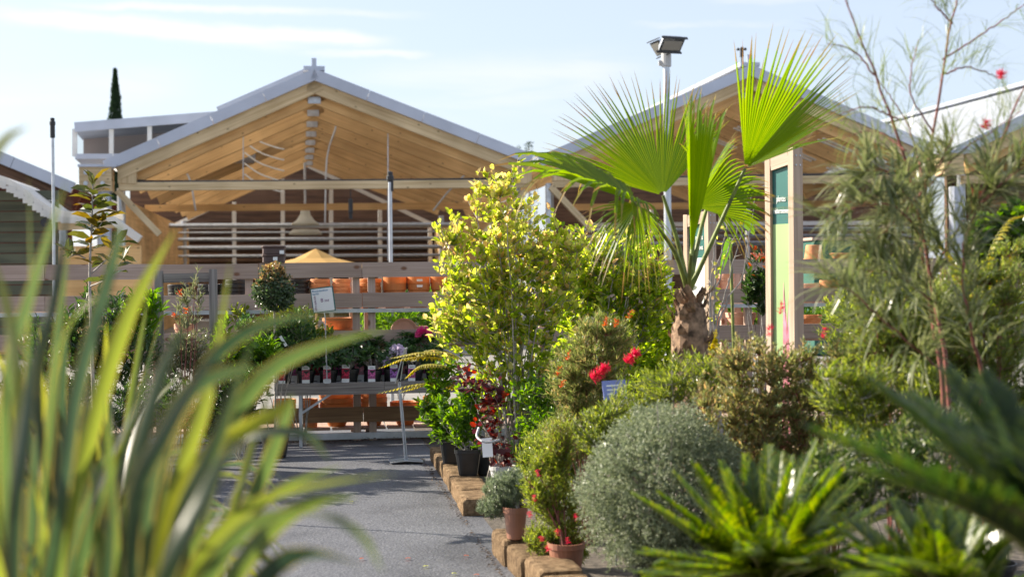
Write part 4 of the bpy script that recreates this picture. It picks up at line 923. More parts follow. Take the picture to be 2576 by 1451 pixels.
def rosettes(mb, pts, axes, k, ln, wd, m=0, elev=0.5):
    pos = []; d = []; nr = []
    for p, a in zip(pts, axes):
        a = a / np.linalg.norm(a); u = np.cross(a, [0.3, 0.5, 0.8]); u /= np.linalg.norm(u); v = np.cross(a, u)
        for j in range(k):
            th = 2 * math.pi * j / k + rng.uniform(-.3, .3); r = math.cos(th) * u + math.sin(th) * v
            e = elev * rng.uniform(0.4, 1.5); pos.append(p); d.append(r + a * e); nr.append(a - r * e)
    n = len(pos); s = ln * rng.uniform(0.7, 1.2, n); leaves(mb, T_LONG, pos, d, nr, s, s * wd, m)
def rhodo_proto(tagmat, flower=None):
    t = thing('rhododendron', 'x', 'rhododendron', (0, 0, 0)); h = make_pot(t, Vector((0, 0, 0)), 'black', 0.085, 0.16)
    mb = MB(); n = 26; d = rdir(n, -0.1, 1); pts = d * np.array([0.11, 0.11, 0.15]) * rng.uniform(0.6, 1.1, n)[:, None] + np.array([0, 0, 0.22]); ax = d + np.array([0, 0, 0.8])
    sm = MB()
    for p in pts: tube(sm, [Vector((0, 0, h)), Vector(p * 0.5) + Vector((0, 0, 0.08)), Vector(p)], 0.003, 3)
    sm.build('stems', M_BARK, t)
    rosettes(mb, pts, ax, 8, 0.075, 0.30); mb.build('foliage', M_RHOD, t)
    mb = MB(); M = frame(Vector((0.0, -0.10, 0.02)), Vector((1, 0.05, 0)), Vector((0.05, 0.12, 1)))
    quadpanel(mb, M, -0.034, 0.034, 0.0, 0.185, -0.001, 0.001); tg = mb.build('plant_tag', M_LABEL, t)
    mb = MB(); quadpanel(mb, M, -0.034, 0.034, 0.062, 0.152, 0.0012, 0.0022); mb.build('picture', tagmat, tg)
    mb = MB(); quadpanel(mb, M, -0.016, 0.016, 0.015, 0.024, 0.0012, 0.002); mb.build('print', M_TAGG, tg)
    mb = MB(); quadpanel(mb, M, -0.02, 0.02, 0.163, 0.170, 0.0012, 0.002); mb.build('print', M_TAGG, tg)
    if flower:
        mb = MB()
        for c, r in flower[1]:
            dd = rdir(60, -0.3, 1); leaves(mb, T_BROAD, np.array(c) + dd * r * 0.6, dd + rng.normal(0, .3, (60, 3)), rdir(60), r * 0.75, r * 0.8)
        mb.build('blossom', flower[0], t)
    return t
PR = [rhodo_proto(M_TAGR), rhodo_proto(M_TAGM), rhodo_proto(M_TAGV, (M_LILF, [((0.03, -0.06, 0.30), 0.075), ((-0.05, -0.08, 0.22), 0.05)])), rhodo_proto(M_TAGR, (M_REDF, [((-0.03, -0.07, 0.27), 0.05)])), rhodo_proto(M_TAGM, (M_PINKF, [((0.0, -0.06, 0.36), 0.05)]))]
used = set()
def rhodo(x, d, k, label, z=TZ - 0.055, s=1.0, rz=None):
    q = P(x, 900, d); M = Matrix.Translation((q.x, q.y, z)) @ Matrix.Rotation(rng.uniform(-.25, .25) if rz is None else rz, 4, 'Z') @ Matrix.Scale(s, 4)
    if k not in used:
        used.add(k); o = PR[k]; o.matrix_basis = M; WM[o.name] = M; o['label'] = label; o['group'] = 'rhododendrons on the sales table'; return
    copy_thing(PR[k], M, label, 'rhododendrons on the sales table')
for x, k, lab in ((712, 3, 'rhododendron with a crimson flower at the left end of the table'), (769, 0, 'front rhododendron with crimson picture tag left of the price stake'), (826, 0, 'front rhododendron with crimson tag behind the price stake'),
                  (878, 0, 'front rhododendron with tall tilted crimson tag right of the price stake'), (938, 1, 'front rhododendron with magenta picture tag'), (989, 2, 'rhododendron with violet tag and pale lilac blossom'),
                  (1042, 1, 'front rhododendron with magenta tag behind the leaning notice stand'), (1092, 0, 'front rhododendron under the fern fronds')):
    rhodo(x, D2 + 0.14 + (x - 690) / 3577 * 1.9, k, lab, s=rng.uniform(0.95, 1.08))
for i, (x, k) in enumerate(((735, 1), (800, 0), (855, 1), (905, 0), (962, 1), (1015, 0), (1068, 4))):
    rhodo(x, D2 + 0.40 + (x - 690) / 3577 * 1.9, k, ('rear rhododendron ' + ('at the left end', 'under the clipped ball shrub', 'behind the price stake', 'below the double post', 'right of the double post', 'below the upright saucer', 'with a pink bud by the yellow-green shrub')[i]), s=rng.uniform(1.15, 1.3))
for pr in range(5):
    if pr not in used: print('unused proto', pr)
# price card on its stake
p = P(823, 966, D2 + 0.0); b = Vector((p.x, p.y, TZ - 0.001)); t = thing('price_card', 'tilted white price card offering rhododendrons on a thin metal stake', 'price card', b)
tl, tr, bl, br = P(776, 728, D2), P(834, 725, D2), P(789, 787, D2), P(843, 780, D2)
Mc = frame(bl, br - bl, tl - bl); W_, H_ = (br - bl).length, (tl - bl).length
mb = MB(); tube(mb, [b, P(818, 800, D2) + AX * 0.01, P(812, 760, D2) + AX * 0.012], 0.005, 6); beam(mb, b + UP * 0.02 - PX * 0.025, b + UP * 0.02 + PX * 0.025, 0.03, 0.04); mb.build('stake', M_GALV, t)
mb = MB(); quadpanel(mb, Mc, -0.004, W_ + 0.008, -0.004, H_ + 0.004, -0.006, -0.001); fr = mb.build('card_frame', M_TEAL, t)
mb = MB(); quadpanel(mb, Mc, 0.004, W_ - 0.003, 0.003, H_ - 0.006, -0.001, 0.001); cd = mb.build('card', M_LABEL, t)
o3 = lambda x, y: Mc @ Matrix.Translation((x, y, 0.0016))
text('title_lettering', 'Rhododendron', 0.028, o3(0.010, H_ - 0.034), M_TXTB, cd, sx=0.82); text('title_lettering', 'variés', 0.028, o3(0.010, H_ - 0.058), M_TXTB, cd, sx=0.9)
text('offer_lettering', 'offre spéciale', 0.030, o3(0.035, 0.012) @ Matrix.Rotation(math.pi / 2, 4, 'Z'), M_TXTP, cd, sx=0.85)
text('price_lettering', '8', 0.050, o3(0.075, H_ * 0.40), M_TXTP, cd); text('price_lettering', ',95€', 0.026, o3(0.105, H_ * 0.40), M_TXTP, cd)
# leaning notice stand on the path
b = PG(1020, 1162); t = thing('notice_stand', 'thin steel stand with a notice board seen edge-on on the path', 'notice stand', b)
mb = MB(); c0 = b + UP * 0.012; V = []
for (x, y, h) in ((975, 1166, 0.004), (1020, 1158, 0.03), (1072, 1164, 0.004)):
    pass
beam(mb, b - PX * 0.13 + UP * 0.010, b + UP * 0.022, 0.20, 0.006); beam(mb, b + UP * 0.022, b + PX * 0.14 + UP * 0.010, 0.20, 0.006); mb.build('base_plate', M_GALV, t)
dn = b.y
dd = (CAM_M.inverted() @ b).z * -1
mb = MB(); tube(mb, [b + UP * 0.015, P(1003, 960, dd)], 0.009, 6); tube(mb, [b + UP * 0.015 + PX * 0.016, P(1005, 960, dd) + PX * 0.004], 0.005, 6); mb.build('post', M_GALV, t)
lo, hi = P(997, 962, dd), P(1021, 875, dd); sd = (AX * 0.93 + PX * 0.16).normalized(); Mb = frame((lo + hi) / 2, sd, hi - lo); Hh = (hi - lo).length
mb = MB(); quadpanel(mb, Mb, -0.11, 0.11, -Hh / 2, Hh / 2, -0.004, 0.004); mb.build('board', M_GREYP, t, bevel=0.002)
mb = MB(); beam(mb, P(1006, 955, dd), P(1013, 905, dd), 0.008, 0.16, AX); mb.build('holder', M_GALV, t)

# weathered frame at the left
fr = P(398, 680, 11.6); b = Vector((fr.x, fr.y, 0)); t = thing('trellis', 'grey weathered timber frame with two posts and a top rail', 'frame', b)
p0, p1 = P(400, 681, 11.6), P(536, 677, 11.7)
for p in (p0, p1):
    mb = MB(); beam(mb, Vector((p.x, p.y, 0)), p, 0.065, 0.065, AX); mb.build('post', M_GREYWOOD, t, bevel=0.004)
mb = MB(); beam(mb, P(411, 700, 11.6), P(525, 697, 11.7), 0.05, 0.075); mb.build('top_rail', M_GREYWOOD, t, bevel=0.004)

# ------------------------------------------------------------------ tall signs
def tall_sign(xn, yt, d1, lng, label, lines, lower, sizes, txt_y, split):
    n0 = P(xn, yt, d1); top = n0.z; b = Vector((n0.x, n0.y, 0)); dirv = Vector((-0.57, 0.82, 0)).normalized(); sd = Vector((dirv.y, -dirv.x, 0))
    t = thing('tall_sign', label, 'sign', b)
    far = b + dirv * lng; top2 = top - 0.035
    mb = MB(); beam(mb, b, b + UP * top, 0.085, 0.045, dirv); mb.build('post', M_POST, t, bevel=0.003)
    for (ux, uz) in ((-0.018, -0.05), (0.018, -0.05), (-0.018, -0.11), (0.018, -0.11)):
        mb = MB(); q = b + UP * (top + uz) + sd * ux - dirv * 0.0225; tube(mb, [q, q - dirv * 0.004], 0.006, 6); mb.build('screw', M_GALV, t)
    mb = MB(); beam(mb, far, far + UP * top2, 0.085, 0.045, dirv); mb.build('post', M_POST, t, bevel=0.003)
    mb = MB(); beam(mb, b + dirv * 0.0235 + UP * (top - 0.06), far - dirv * 0.0235 + UP * (top2 - 0.055), 0.08, 0.09); mb.build('top_rail', M_POST, t, bevel=0.003)
    M = frame(far - dirv * 0.024 - sd * 0.012 + UP * 0.25, -dirv, UP); wd = lng - 0.048; ht = top - 0.12 - 0.25
    mb = MB(); quadpanel(mb, M, 0, wd, 0, ht, -0.008, 0.008); pn = mb.build('panel', M_TEAL, t)
    mb = MB(); quadpanel(mb, M, 0.001, wd - 0.001, 0.0, ht * split, 0.0085, 0.0105); mb.build('lower_print', lower[0], pn)
    mb = MB()                                     # a printed flower: pointed petals
    for i in range(9):
        cx = wd * (0.45 + 0.5 * rng.random()); a = rng.uniform(-0.6, 0.6); ln = ht * split * rng.uniform(0.5, 0.93); ww = 0.022
        q = [(cx - ww, 0.02), (cx + ww, 0.02), (cx + ww * 1.1 + a * .04, ln * 0.5), (cx + a * 0.09, ln), (cx - ww * 1.1 + a * .04, ln * 0.5)]
        z = 0.0112 + i * 0.0004; q = [(min(max(x_, 0.004), wd - 0.004), y_) for x_, y_ in q]
        mb.add([M @ Vector((x_, y_, z)) for x_, y_ in q], [(0, 1, 2), (0, 2, 4), (4, 2, 3)])
    mb.build('flower_print', lower[1], pn)
    for s, yy, sz, sx_ in zip(lines, txt_y, *sizes):
        text('lettering', s, sz, M @ Matrix.Translation((wd * 0.5, ht - yy, 0.012)), M_TXTW, pn, 0.0008, 'CENTER', sx_)
    return t
tall_sign(2000, 372, 9.0, 0.205, 'tall timber sign for Mediterranean plants in white on teal', ['plantes', 'méditerranéennes'], (M_LIME, M_PINKPR), ((0.055, 0.05), (0.52, 0.36)), (0.215, 0.29), 0.815)
tall_sign(1786, 526, 11.3, 0.25, 'rear timber sign half hidden behind the palm trunk', ['bruyères', '& azalées'], (M_LABEL, M_LILACPR), ((0.06, 0.06), (0.62, 0.6)), (0.12, 0.20), 0.84)

# ------------------------------------------------------------------ fan palm
PK = lambda x, y, d: P(x, y, d * 0.90)
pc = PK(1738, 748, 8.6); pb = Vector((pc.x, pc.y, 0))
t = thing('fan_palm', 'young fan palm with a shaggy trunk and bright green fans', 'palm', pb); h = make_pot(t, pb, 'black', 0.22, 0.35)
mb = MB(); tr_pts = bez([pb + UP * 0.33, PK(1735, 900, 8.6), PK(1737, 800, 8.6), pc], 14); tube(mb, tr_pts, np.array([.12, .12, .115, .11, .105, .10, .10, .095, .09, .085, .08, .07, .06, .045]), 14)
for k in range(90):                               # old leaf bases and fibre
    g = rng.random() ** 0.8; i = min(12, int(g * 13)); p = tr_pts[i] + (tr_pts[i + 1] - tr_pts[i]) * (g * 13 - i); a = rng.uniform(0, 6.28); o_ = np.array([math.cos(a), math.sin(a), 0])
    r0 = 0.10 - 0.045 * g; ln = rng.uniform(0.05, 0.12)
    leaves(mb, T_LONG, [p + o_ * r0 * 0.8], [o_ * 0.55 + np.array([0, 0, rng.uniform(0.3, 1.2)])], [o_], ln, ln * 0.55)
mb.build('trunk', M_FIBRE, t)
def fan(t, hub, axis, side, R_, span, nseg=44, fold=1.0, cup=0.15, droop=0.10, petiole_from=None, asym=0.0, hook=0.0, jf=0.58, lenf=None):
    R_ = R_ * 0.90; hub = np.array(tuple(hub)); ax = np.array(tuple(Vector(axis).normalized())); sv = Vector(side) - Vector(axis).normalized() * Vector(side).dot(Vector(axis).normalized()); sv = np.array(tuple(sv.normalized())); nn = np.cross(sv, ax); nn /= np.linalg.norm(nn)
    mb = MB(); dth = span / nseg; kf = math.sqrt(max(0, 1 - fold * fold))
    def dvec(th):
        s = math.sin(th); d = math.cos(th) * ax + s * (fold * sv) + abs(s) * kf * nn + cup * s * s * nn; return d / np.linalg.norm(d)
    for i in range(nseg):
        th = -span / 2 + (i + .5) * dth + asym; a, b, c = dvec(th - dth * .5), dvec(th), dvec(th + dth * .5)
        Lg = R_ * (0.70 + 0.30 * math.cos(th - asym)) * rng.uniform(0.94, 1.05)
        if lenf: Lg *= lenf(th)
        if rng.random() < 0.14: Lg *= rng.uniform(0.72, 0.9)
        J = jf * Lg * rng.uniform(0.86, 1.08); st = [0.03 * R_, 0.3 * J, 0.7 * J, J, J + 0.3 * (Lg - J), J + 0.62 * (Lg - J), J + 0.88 * (Lg - J), Lg]; V = []
        dz = rng.uniform(0.6, 1.4) * droop * R_; hk = hook * rng.random() ** 2 * 1.6
        lat = np.cross(b, nn); lat /= np.linalg.norm(lat) + 1e-9; jx = rng.normal(0, 0.02) * R_
        for j, r in enumerate(st):
            f = max(0, (r - J) / (Lg - J)); tp = 1.0 if r <= J else max(0.04, (1 - f) ** 0.8)
            g = np.array([0, 0, -1.0]) * (dz * f * f) + np.array([0, 0, -1.0]) * hk * (Lg - J) * f ** 1.5 * 0.9 - b * hk * (Lg - J) * f * f * 0.55 + lat * jx * f
            rr = min(r, J); e0 = a * rr + b * (r - rr); e1 = c * rr + b * (r - rr); cc = b * r
            wv = (e1 - e0); hw = np.linalg.norm(wv) / 2; wv = wv / (np.linalg.norm(wv) + 1e-9); mid = (e0 + e1) / 2
            pl = hw * 0.8 * nn * (1 if r > 0.1 * R_ else 0.3)
            V += [hub + mid - wv * hw * tp + pl * tp * .5 + g, hub + cc - pl * tp * .5 + g, hub + mid + wv * hw * tp + pl * tp * .5 + g]
        n = len(st); q1 = [(3 * j + s_, 3 * j + s_ + 1, 3 * j + s_ + 4, 3 * j + s_ + 3) for j in range(n - 1) for s_ in (0, 1)]
        base = mb.n; mb.add(V, [f_ for f_ in q1 if f_[0] < 15], None, 0); mb.F.append((np.array([f_ for f_ in q1 if f_[0] >= 15]) + base, 1))
    lf = mb.build('fan_leaf', [M_PALM, M_PALMTIP], t, smooth=False)
    if petiole_from is not None:
        mb = MB(); tube(mb, bez(petiole_from + [Vector(hub)], 10), np.linspace(0.016, 0.009, 10), 6); mb.build('petiole', M_PETIOLE, lf, smooth=True)
CR = PK(1732, 735, 8.6)
V3 = lambda a, b: (PK(*b) - PK(*a))
fan(t, PK(1668, 492, 8.5), V3((1668, 492, 8.5), (1600, 230, 8.7)), (1, 0.15, 0.3), 0.86, rad(118), 50, 1.0, 0.10, 0.05, [CR, PK(1705, 610, 8.55)], asym=rad(-6), jf=0.46)
fan(t, PK(1738, 640, 8.4), V3((1738, 640, 8.4), (1734, 240, 8.35)), (1, 0.05, 0.0), 0.98, rad(64), 26, 0.22, 0.0, 0.02, [CR], jf=0.88)
fan(t, PK(1748, 520, 8.7), V3((1748, 520, 8.7), (1860, 330, 8.95)), (0.7, 0.7, -0.35), 0.60, rad(150), 40, 0.8, 0.12, 0.12, [CR, PK(1742, 620, 8.65)], hook=0.1)
fan(t, PK(1874, 424, 8.5), V3((1874, 424, 8.5), (2035, 235, 8.3)), (0.75, -0.45, -0.4), 0.92, rad(88), 40, 0.75, 0.10, 0.02, [CR, PK(1790, 610, 8.55)], jf=0.55)
fan(t, PK(1590, 505, 8.2), V3((1590, 505, 8.2), (1330, 415, 8.0)), (0.05, 1.0, 0.22), 0.94, rad(210), 40, 0.95, -0.08, 0.15, [CR, PK(1690, 620, 8.4)], hook=0.5, lenf=lambda th: 0.52 + 0.48 * max(0, math.cos(th)))
fan(t, PK(1602, 515, 8.15), V3((1602, 515, 8.15), (1560, 650, 8.0)), (1, 0.3, 0.2), 0.46, rad(190), 30, 0.9, -0.1, 0.14, None, hook=0.5, jf=0.35)
fan(t, PK(1785, 500, 8.9), V3((1785, 500, 8.9), (1930, 490, 9.0)), (0.1, 0.35, -1), 0.44, rad(150), 26, 0.8, 0.1, 0.18, [CR, PK(1760, 590, 8.7)], hook=0.3, jf=0.4)

# ------------------------------------------------------------------ shrubs right of the path
def foot(x, d): p = P(x, 900, d); return Vector((p.x, p.y, 0))
d = 10.2
shrub('deciduous_shrub', 'big yellow-green shrub with upright grey stems beside the path', 'shrub', foot(1285, d),
      [EL(1235, 490, d, 62, 70), EL(1300, 600, d, 125, 110), EL(1140, 580, d, 62, 50), EL(1185, 680, d, 95, 80), EL(1340, 720, d, 130, 120), EL(1220, 790, d, 130, 110), EL(1400, 630, d, 85, 85), EL(1300, 900, d, 130, 110), EL(1110, 790, d, 55, 60), EL(1100, 850, d, 45, 45), EL(1250, 420, d, 20, 35), EL(1230, 980, d, 90, 80), EL(1360, 1000, d, 80, 80), EL(1300, 430, d, 25, 40)],
      34, 1550, 8, size=0.043, wfac=0.82, mat=M_MID, tip=M_YEL, tipz=(0.3, 2.0), sr=0.012, spread=0.08, lend=0.5, up=0.6, thin=(1.05, 0.35), svar=0.5)
d = 11.2
shrub('deciduous_shrub', 'greener leafy shrub behind the palm petioles', 'shrub', foot(1520, d), [EL(1470, 640, d, 100, 80), EL(1570, 690, d, 120, 120), EL(1500, 800, d, 110, 120), EL(1620, 760, d, 80, 110), EL(1480, 930, d, 120, 100), EL(1430, 720, d, 70, 70)],
      22, 1200, 7, size=0.056, wfac=0.62, mat=M_MID, tip=M_YEL, tipz=(1.0, 2.3), sr=0.012, spread=0.05, lend=0.5, up=0.5)
d = 11.6
shrub('deciduous_shrub', 'dark lower shrub between the palm trunk and yellow-green shrub', 'shrub', foot(1630, d), [EL(1620, 880, d, 90, 110), EL(1670, 790, d, 50, 120), EL(1570, 960, d, 110, 90)],
      11, 380, 7, size=0.070, wfac=0.62, mat=M_MID, sr=0.010, spread=0.05)
d = 9.9
shrub('evergreen_shrub', 'low glossy green shrub at the foot of the yellow-green shrub', 'shrub', foot(1385, d), [EL(1370, 1060, d, 90, 70), EL(1410, 1140, d, 70, 60), EL(1350, 980, d, 70, 50), EL(1320, 1130, d, 50, 40)], 10, 300, 8, T_LONG, 0.05, 0.36, M_FRESH, sr=0.006)
# two black pots with green bush
kb = P(1178, 1194, 10.1)
shrub('potted_shrub', 'fresh green shrub in the front square black pot on the kerb', 'potted plant', Vector((kb.x, kb.y, 0.106)), [EL(1170, 1080, 10.1, 50, 45), EL(1150, 1030, 10.1, 60, 50), EL(1190, 1010, 10.1, 40, 60)], 9, 120, 9, T_LONG, 0.055, 0.40, M_FRESH, sr=0.005, pot=('black_square', 0.092, 0.19))
kb = P(1137, 1172, 10.75)
shrub('potted_shrub', 'fresh green shrub in the rear black pot leaning over the path', 'potted plant', Vector((kb.x, kb.y, 0.106)), [EL(1095, 1005, 10.6, 48, 42), EL(1080, 1045, 10.6, 36, 32), EL(1120, 1060, 10.6, 50, 40), EL(1120, 930, 10.6, 45, 35), EL(1108, 1090, 10.5, 30, 22)], 9, 120, 9, T_LONG, 0.06, 0.42, M_FRESH, sr=0.005, pot=('black_square', 0.092, 0.19))
# wine-red plant in a grey pot
d = 9.5; b = foot(1262, d)
t = shrub('redleaf_shrub', 'sparse shrub with wine-red rounded leaves in a pale grey pot', 'potted plant', b, [EL(1190, 950, d, 55, 32), EL(1235, 985, d, 40, 40), EL(1225, 1070, d, 40, 50), EL(1275, 1120, d, 45, 40), EL(1245, 1040, d, 30, 60), EL(1270, 1160, d, 40, 18)], 6, 95, 3, T_BROAD, 0.046, 1.05, M_WINE, sr=0.005, pot=('grey', 0.085, 0.25), up=-0.3, lend=0.7)
mb = MB(); M = frame(P(1215, 1150, 9.4), Vector((0.9, -0.2, 0.1)), Vector((0.28, 0.1, 1))); quadpanel(mb, M, 0, 0.07, 0, 0.125, -0.001, 0.001); mb.build('plant_label', M_LABEL, t)
mb = MB(); tube(mb, bez([P(1205, 1075, 9.4), P(1200, 1098, 9.35), P(1222, 1112, 9.3), P(1255, 1106, 9.4)], 10), 0.008, 6); mb.build('plant_tie', M_GREYP, t)
d = 7.5; b = P(1297, 1360, 7.45)
needle_bush('silver_bush', 'small silvery bush in a terracotta pot on the near kerb', 'potted plant', Vector((b.x, b.y, 0.135)), [EL(1268, 1232, d, 58, 50), EL(1240, 1275, d, 40, 30), EL(1300, 1210, d, 36, 34)], 10, 300, 16, 0.028, 0.0030, M_LAV, M_BARK, 0.004, pot=('brown', 0.062, 0.17))
d = 7.1; b = foot(1420, 7.0)
needle_bush('needle_bush', 'lime green needle bush with small red flowers in brown pot', 'potted plant', b, [EL(1400, 1130, d, 60, 65), EL(1375, 1225, d, 72, 90), EL(1420, 1310, d, 60, 85), EL(1410, 1065, d, 40, 35), EL(1340, 1220, d, 40, 50), EL(1370, 1350, d, 55, 50), EL(1430, 1390, d, 50, 40)], 14, 760, 14, 0.026, 0.0030, M_LIMEY, M_REDBARK, 0.005, pot=('brown', 0.09, 0.20), mat2=M_GREV, mix=0.25,
            flowers=[(P(x, y, 6.9), (0.3, 0, -1), 0.03, 0.016, M_REDF, 30) for x, y in ((1342, 1243), (1350, 1180), (1330, 1285), (1400, 1330), (1375, 1368), (1425, 1350), (1445, 1290), (1360, 1345))])
# grey ball
d = 6.4; ce = P(1668, 1228, d); b = Vector((ce.x, ce.y, 0))
t = thing('clipped_ball', 'large grey-green clipped ball bush with tiny leaves', 'bush', b); h = make_pot(t, b, 'black', 0.15, 0.22)
sm = MB(); n = 5200; dd = rdir(n); 
bump = 1 + 0.06 * np.sin(dd[:, 0] * 3.1 + 1.3) * np.sin(dd[:, 2] * 2.7 + 0.4) + 0.045 * np.sin(dd[:, 0] * 5 - dd[:, 2] * 6) + 0.05 * np.sin(dd[:, 0] * 9 + dd[:, 2] * 7) * np.sin(dd[:, 1] * 8 + 2) + 0.035 * np.sin(dd[:, 0] * 21 + 4) * np.sin(dd[:, 2] * 19)
rr = np.array([0.405, 0.39, 0.385]) * 1.0; c0 = np.array(tuple(ce))
tips = c0 + dd * rr * (bump * rng.normal(0.96, 0.03, n) + np.where(rng.random(n) < 0.06, rng.uniform(0.02, 0.14, n), 0))[:, None]
for k in range(60):
    tube(sm, bez([b + UP * h, Vector(c0 * 0.6 + tips[k] * 0.4 - np.array([0, 0, 0.1])), Vector(tips[k])], 6), np.linspace(0.006, 0.002, 6), 4)
sm.build('stems', M_BARK, t)
ms = np.sin(dd[:, 0] * 13 + dd[:, 2] * 9 + 1) + np.sin(dd[:, 1] * 12 - dd[:, 2] * 15) + np.sin(dd[:, 0] * 23 + 2) * 0.6; tips = tips[ms > -1.25]; dd = dd[ms > -1.25]; n = len(dd)
mb = MB(); kk = 9; pos = np.repeat(tips, kk, 0) - np.repeat(dd, kk, 0) * rng.uniform(0, 0.075, n * kk)[:, None]
leaves(mb, T_SMALL, pos, np.repeat(dd, kk, 0) * 0.55 + rdir(n * kk), rdir(n * kk), rng.uniform(0.012, 0.021, n * kk), 0.0065)
dd2 = rdir(6000); leaves(mb, T_SMALL, c0 + dd2 * rr * rng.uniform(0.5, 0.82, 6000)[:, None], rdir(6000), rdir(6000), 0.03, 0.016)
mb.build('foliage', M_GREYBALL, t)
# centre needle bush with bottlebrush flowers
d = 8.0
needle_bush('bottlebrush_bush', 'rusty green needle bush with two big red brush flowers', 'bush', foot(1480, d), [EL(1480, 900, d, 105, 75), EL(1415, 960, d, 60, 50), EL(1550, 850, d, 60, 55), EL(1500, 820, d, 60, 40), EL(1470, 990, d, 90, 50), EL(1450, 1080, d, 90, 70)], 14, 700, 15, 0.042, 0.0028, M_GREV, M_REDBARK, 0.005, mat2=M_RUST, mix=0.4,
            flowers=[(P(1488, 952, 7.4), V3((1488, 952, 7.4), (1532, 918, 7.4)), 0.10, 0.035, M_REDF, 160), (P(1574, 912, 7.4), V3((1574, 912, 7.4), (1606, 880, 7.4)), 0.085, 0.035, M_REDF, 140)] + [(P(x, y, 7.8), (0.4, 0, 1), 0.05, 0.02, M_ORNG, 30) for x, y in ((1410, 975), (1400, 945), (1545, 825), (1580, 800), (1520, 820), (1425, 905))])
q = P(1548, 985, 7.35); t = thing('blue_notice', 'blue lilac panel leaning among the needle bushes', 'notice', Vector((q.x, q.y, 0)))
mb = MB(); M = frame(P(1520, 1006, 7.35), Vector((1, 0.2, 0.05)), Vector((0, 0.3, 1))); quadpanel(mb, M, 0, 0.125, 0, 0.10, -0.003, 0.003); pn = mb.build('panel', M_BLUEP, t, bevel=0.002)
for k_ in range(3):
    mb = MB(); quadpanel(mb, M, 0.02, 0.06 + 0.015 * k_, 0.025 + 0.022 * k_, 0.032 + 0.022 * k_, 0.003, 0.0038); mb.build('print', M_TXTW, pn)
mb = MB(); tube(mb, [Vector((q.x, q.y + 0.05, 0)), q + Vector((0, 0.05, 0.0))], 0.005, 6); mb.build('stake', M_GALV, t)
# lime green feathery bushes
d = 7.2
needle_bush('feathery_bush', 'lime green feathery bush behind the grey ball', 'bush', foot(1690, d), [EL(1640, 970, d, 100, 50), EL(1740, 940, d, 90, 65), EL(1600, 1010, d, 80, 40), EL(1800, 960, d, 60, 60), EL(1560, 1060, d, 90, 60), EL(1480, 1080, d, 60, 60)], 12, 420, 16, 0.034, 0.0034, M_LIMEY, M_BARK, 0.005, mat2=M_GREV, mix=0.3)
d = 6.7
needle_bush('rusty_bush', 'rusty orange-green small-leaved bush right of the grey ball', 'bush', foot(1850, d), [EL(1820, 1010, d, 90, 100), EL(1880, 900, d, 90, 70), EL(1930, 1040, d, 110, 110), EL(1830, 900, d, 60, 50), EL(1860, 1120, d, 110, 70), EL(1960, 1180, d, 110, 90)], 16, 820, 14, 0.024, 0.0042, M_RUST, M_REDBARK, 0.005, mat2=M_GREVS, mix=0.22)
needle_bush('rusty_bush', 'rusty green bush between the tall sign and the cycads', 'bush', foot(2080, d), [EL(2020, 930, d, 110, 80), EL(2130, 930, d, 110, 90), EL(2090, 1060, d, 130, 110), EL(1990, 1090, d, 90, 90), EL(2200, 1040, d, 90, 100)], 16, 860, 14, 0.026, 0.0042, M_RUST, M_REDBARK, 0.005, mat2=M_GREV, mix=0.4,
            flowers=[(P(x, y, 6.4), (0.3, 0, 1), 0.05, 0.02, M_REDF, 40) for x, y in ((1960, 790), (2185, 805), (1930, 845), (2070, 850))])
d = 6.1
needle_bush('feathery_bush', 'green feathery bush right of the tall sign', 'bush', foot(2250, d), [EL(2210, 720, d, 80, 70), EL(2270, 800, d, 120, 90), EL(2330, 900, d, 130, 100), EL(2200, 860, d, 90, 70)], 14, 620, 16, 0.036, 0.0030, M_GREV, M_REDBARK, 0.005, mat2=M_LIMEY, mix=0.4)
needle_bush('feathery_bush', 'tall green feathery bush at the right edge', 'bush', foot(2480, d), [EL(2440, 720, d, 100, 100), EL(2540, 700, d, 90, 110), EL(2480, 860, d, 140, 120), EL(2560, 960, d, 110, 120), EL(2400, 960, d, 110, 90)], 16, 760, 16, 0.036, 0.0030, M_GREV, M_REDBARK, 0.005, mat2=M_LIMEY, mix=0.35)
d = 7.6
needle_bush('feathery_bush', 'lime green feathery hedge plant behind the airy needle bush', 'bush', foot(2330, d), [EL(2130, 830, d, 90, 80), EL(2250, 760, d, 110, 90), EL(2380, 760, d, 110, 100), EL(2500, 760, d, 100, 110), EL(2300, 880, d, 200, 90)], 16, 700, 16, 0.046, 0.0042, M_LIMEY, M_BARK, 0.006, mat2=M_GREV, mix=0.35)
d = 5.9
needle_bush('feathery_bush', 'yellow-green feathery bush low between the rusty bush and right edge', 'bush', foot(2330, d), [EL(2250, 960, d, 110, 70), EL(2360, 1000, d, 130, 80), EL(2480, 1040, d, 110, 90), EL(2180, 1080, d, 120, 70), EL(2110, 970, d, 90, 80)], 16, 560, 16, 0.036, 0.0036, M_LIMEY, M_BARK, 0.005, mat2=M_GREV, mix=0.4)
d = 8.7
needle_bush('feathery_bush', 'yellow-green feathery bush low under the yellow-green shrub', 'bush', foot(1390, d), [EL(1390, 1120, d, 80, 70), EL(1340, 1160, d, 50, 50), EL(1440, 1180, d, 60, 60)], 10, 320, 16, 0.036, 0.0036, M_LIMEY, M_BARK, 0.005, mat2=M_GREV, mix=0.3)
d = 5.2
needle_bush('dark_bush', 'dark green low bush filling the ground behind the cycads', 'bush', foot(2260, d), [EL(2200, 1180, d, 190, 110), EL(2420, 1120, d, 190, 130), EL(2040, 1240, d, 130, 90), EL(2560, 1160, d, 110, 130)], 16, 700, 16, 0.040, 0.0034, M_DKG, M_BARK, 0.005, mat2=M_GREV, mix=0.35)
d = 6.9
